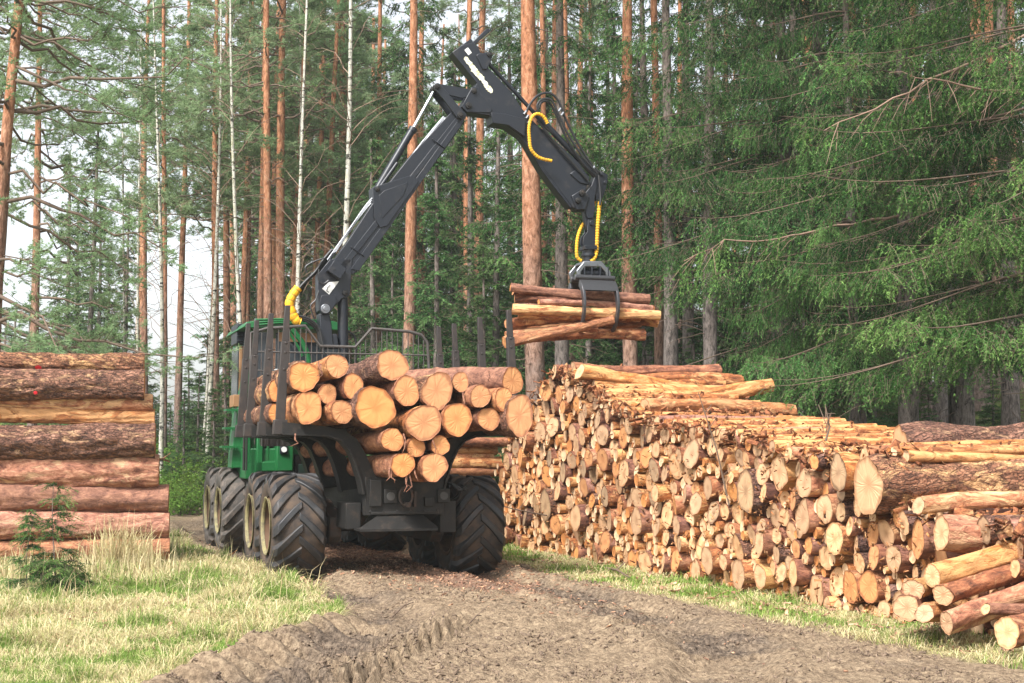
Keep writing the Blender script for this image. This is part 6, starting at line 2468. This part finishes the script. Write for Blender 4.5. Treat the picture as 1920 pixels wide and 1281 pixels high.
o = chips("mud_clods", X[k], Y[k], .013 * rs.uniform(.5, 1.9, k.sum()) , M['clod'], .004, thick=.9, curl=.8)
tag(o, "crumbs and clods of dried mud on the churned road", "mud clods", kind="stuff")
# flakes of bark and splinters caught on the stack
n = 9000
s = rs.uniform(-1.2, 13.8, n)
q = rs.uniform(-.15, 2.3, n)
P = np.array([tuple(SO + FX * a + RX * b) for a, b in zip(s, q)])
o = chips("bark_flakes", P[:, 0], P[:, 1], .06, M['bark_red'], zf=Hs(s) + rs.uniform(-.12, .06, n), thick=.12, curl=.6)
tag(o, "pale bark flakes and splinters lying on the top of the long stack", "bark flakes", kind="stuff")
n = 2600
s = rs.uniform(-1.2, 13.8, n)
P = np.array([tuple(SO + FX * a + RX * b) for a, b in zip(s, rs.uniform(-.16, .0, n))])
o = chips("bark_flakes", P[:, 0], P[:, 1], .028, M['bark_thin'], zf=Hs(s) * rs.rand(n), thick=.12, curl=1)
tag(o, "torn bark shreds caught between the log ends of the long stack", "bark flakes", kind="stuff")

# fallen sticks one can point at
STK = [((395, 1042), (462, 1048), .022, "bark_red", "red barked stick with a side twig lying in the grass by the front wheels"),
       ((735, 1140), (775, 1128), .008, "twig", "dark thin twig lying on the mud in the middle of the road"),
       ((880, 1168), (905, 1152), .007, "twig", "short thin twig on the mud near the picture's centre bottom"),
       ((1135, 1065), (1180, 1085), .015, "twig", "brown branch leaning on the foot of the long stack"),
       ((290, 862), (318, 866), .02, "bark_thin", "pale pole leaning behind the left pile's right end")]
for i, (a, b, r, mt, lab) in enumerate(STK):
    Ya = CAMZ * FPX / (a[1] - 850) if a[1] > 1000 else 24
    Yb = CAMZ * FPX / (b[1] - 850) if b[1] > 1000 else 25
    A, B = at(a[0], a[1], Ya * .995), at(b[0], b[1], Yb * .995)
    if a[1] > 1000:
        A.z, B.z = gz(A.x, A.y) + .03, gz(B.x, B.y) + .04
    mb = MB()
    Mi = (A + B) / 2 + Vector((0, .02, .03))
    mb.tube([A, Mi, B], [r, r, r * .6], 7)
    mb.tube([Mi, Mi + Vector((.12, .05, .1))], [r * .7, r * .3], 6)
    o = obj("stick", mb, M[mt])
    tag(o, lab, "stick")
# thin dry twigs poking out of the stack and a fallen limb at its foot
rng = random.Random(6)
for i, (s, z, d, l, lab) in enumerate(((5.1, 1.0, (-.25, -.1, .9), 1.4, "dry twig standing in front of the stack's middle"), (11.4, .62, (-1, -.5, .25), 1.3, "dry limb sticking out leftwards low at the stack's far end"),
                                       (2.9, 1.75, (.02, 0, 1), .35, "upright splinter on top of the near part of the stack"), (9.9, 2.75, (.3, 0, 1), .32, "short stub poking up from the stack's highest part"))):
    A = stackpt(s, -.12, z)
    dv = Vector(d).normalized() * l
    mb = MB()
    mb.tube([A, A + dv * .5 + Vector((.04, 0, -.03)), A + dv], [.014, .01, .005], 6)
    for k in range(5):
        f = .25 + .14 * k
        q_ = A + dv * f
        mb.tube([q_, q_ + Vector((rng.uniform(-.2, .2), rng.uniform(-.1, .1), rng.uniform(0, .22)))], [.006, .003], 5)
    tag(obj("twig", mb, M['twig']), lab, "twig")

# ------------------------------------------------------------------ the air
hz = MB()
hz.box((-4, 72, 18.5), (134, 176, 47))
ho = obj("haze", hz, [], None, smooth=False)
hm = bpy.data.materials.new("haze")
hm.use_nodes = True
ht = hm.node_tree
for n_ in list(ht.nodes):
    if n_.type != 'OUTPUT_MATERIAL':
        ht.nodes.remove(n_)
pv = ht.nodes.new("ShaderNodeVolumePrincipled")
pv.inputs["Color"].default_value = (.95, 1, .95, 1)
pv.inputs["Density"].default_value = .0008
pv.inputs["Anisotropy"].default_value = .3
ht.links.new(pv.outputs[0], ht.nodes[0].inputs["Volume"])
ho.data.materials.append(hm)
tag(ho, kind="stuff")
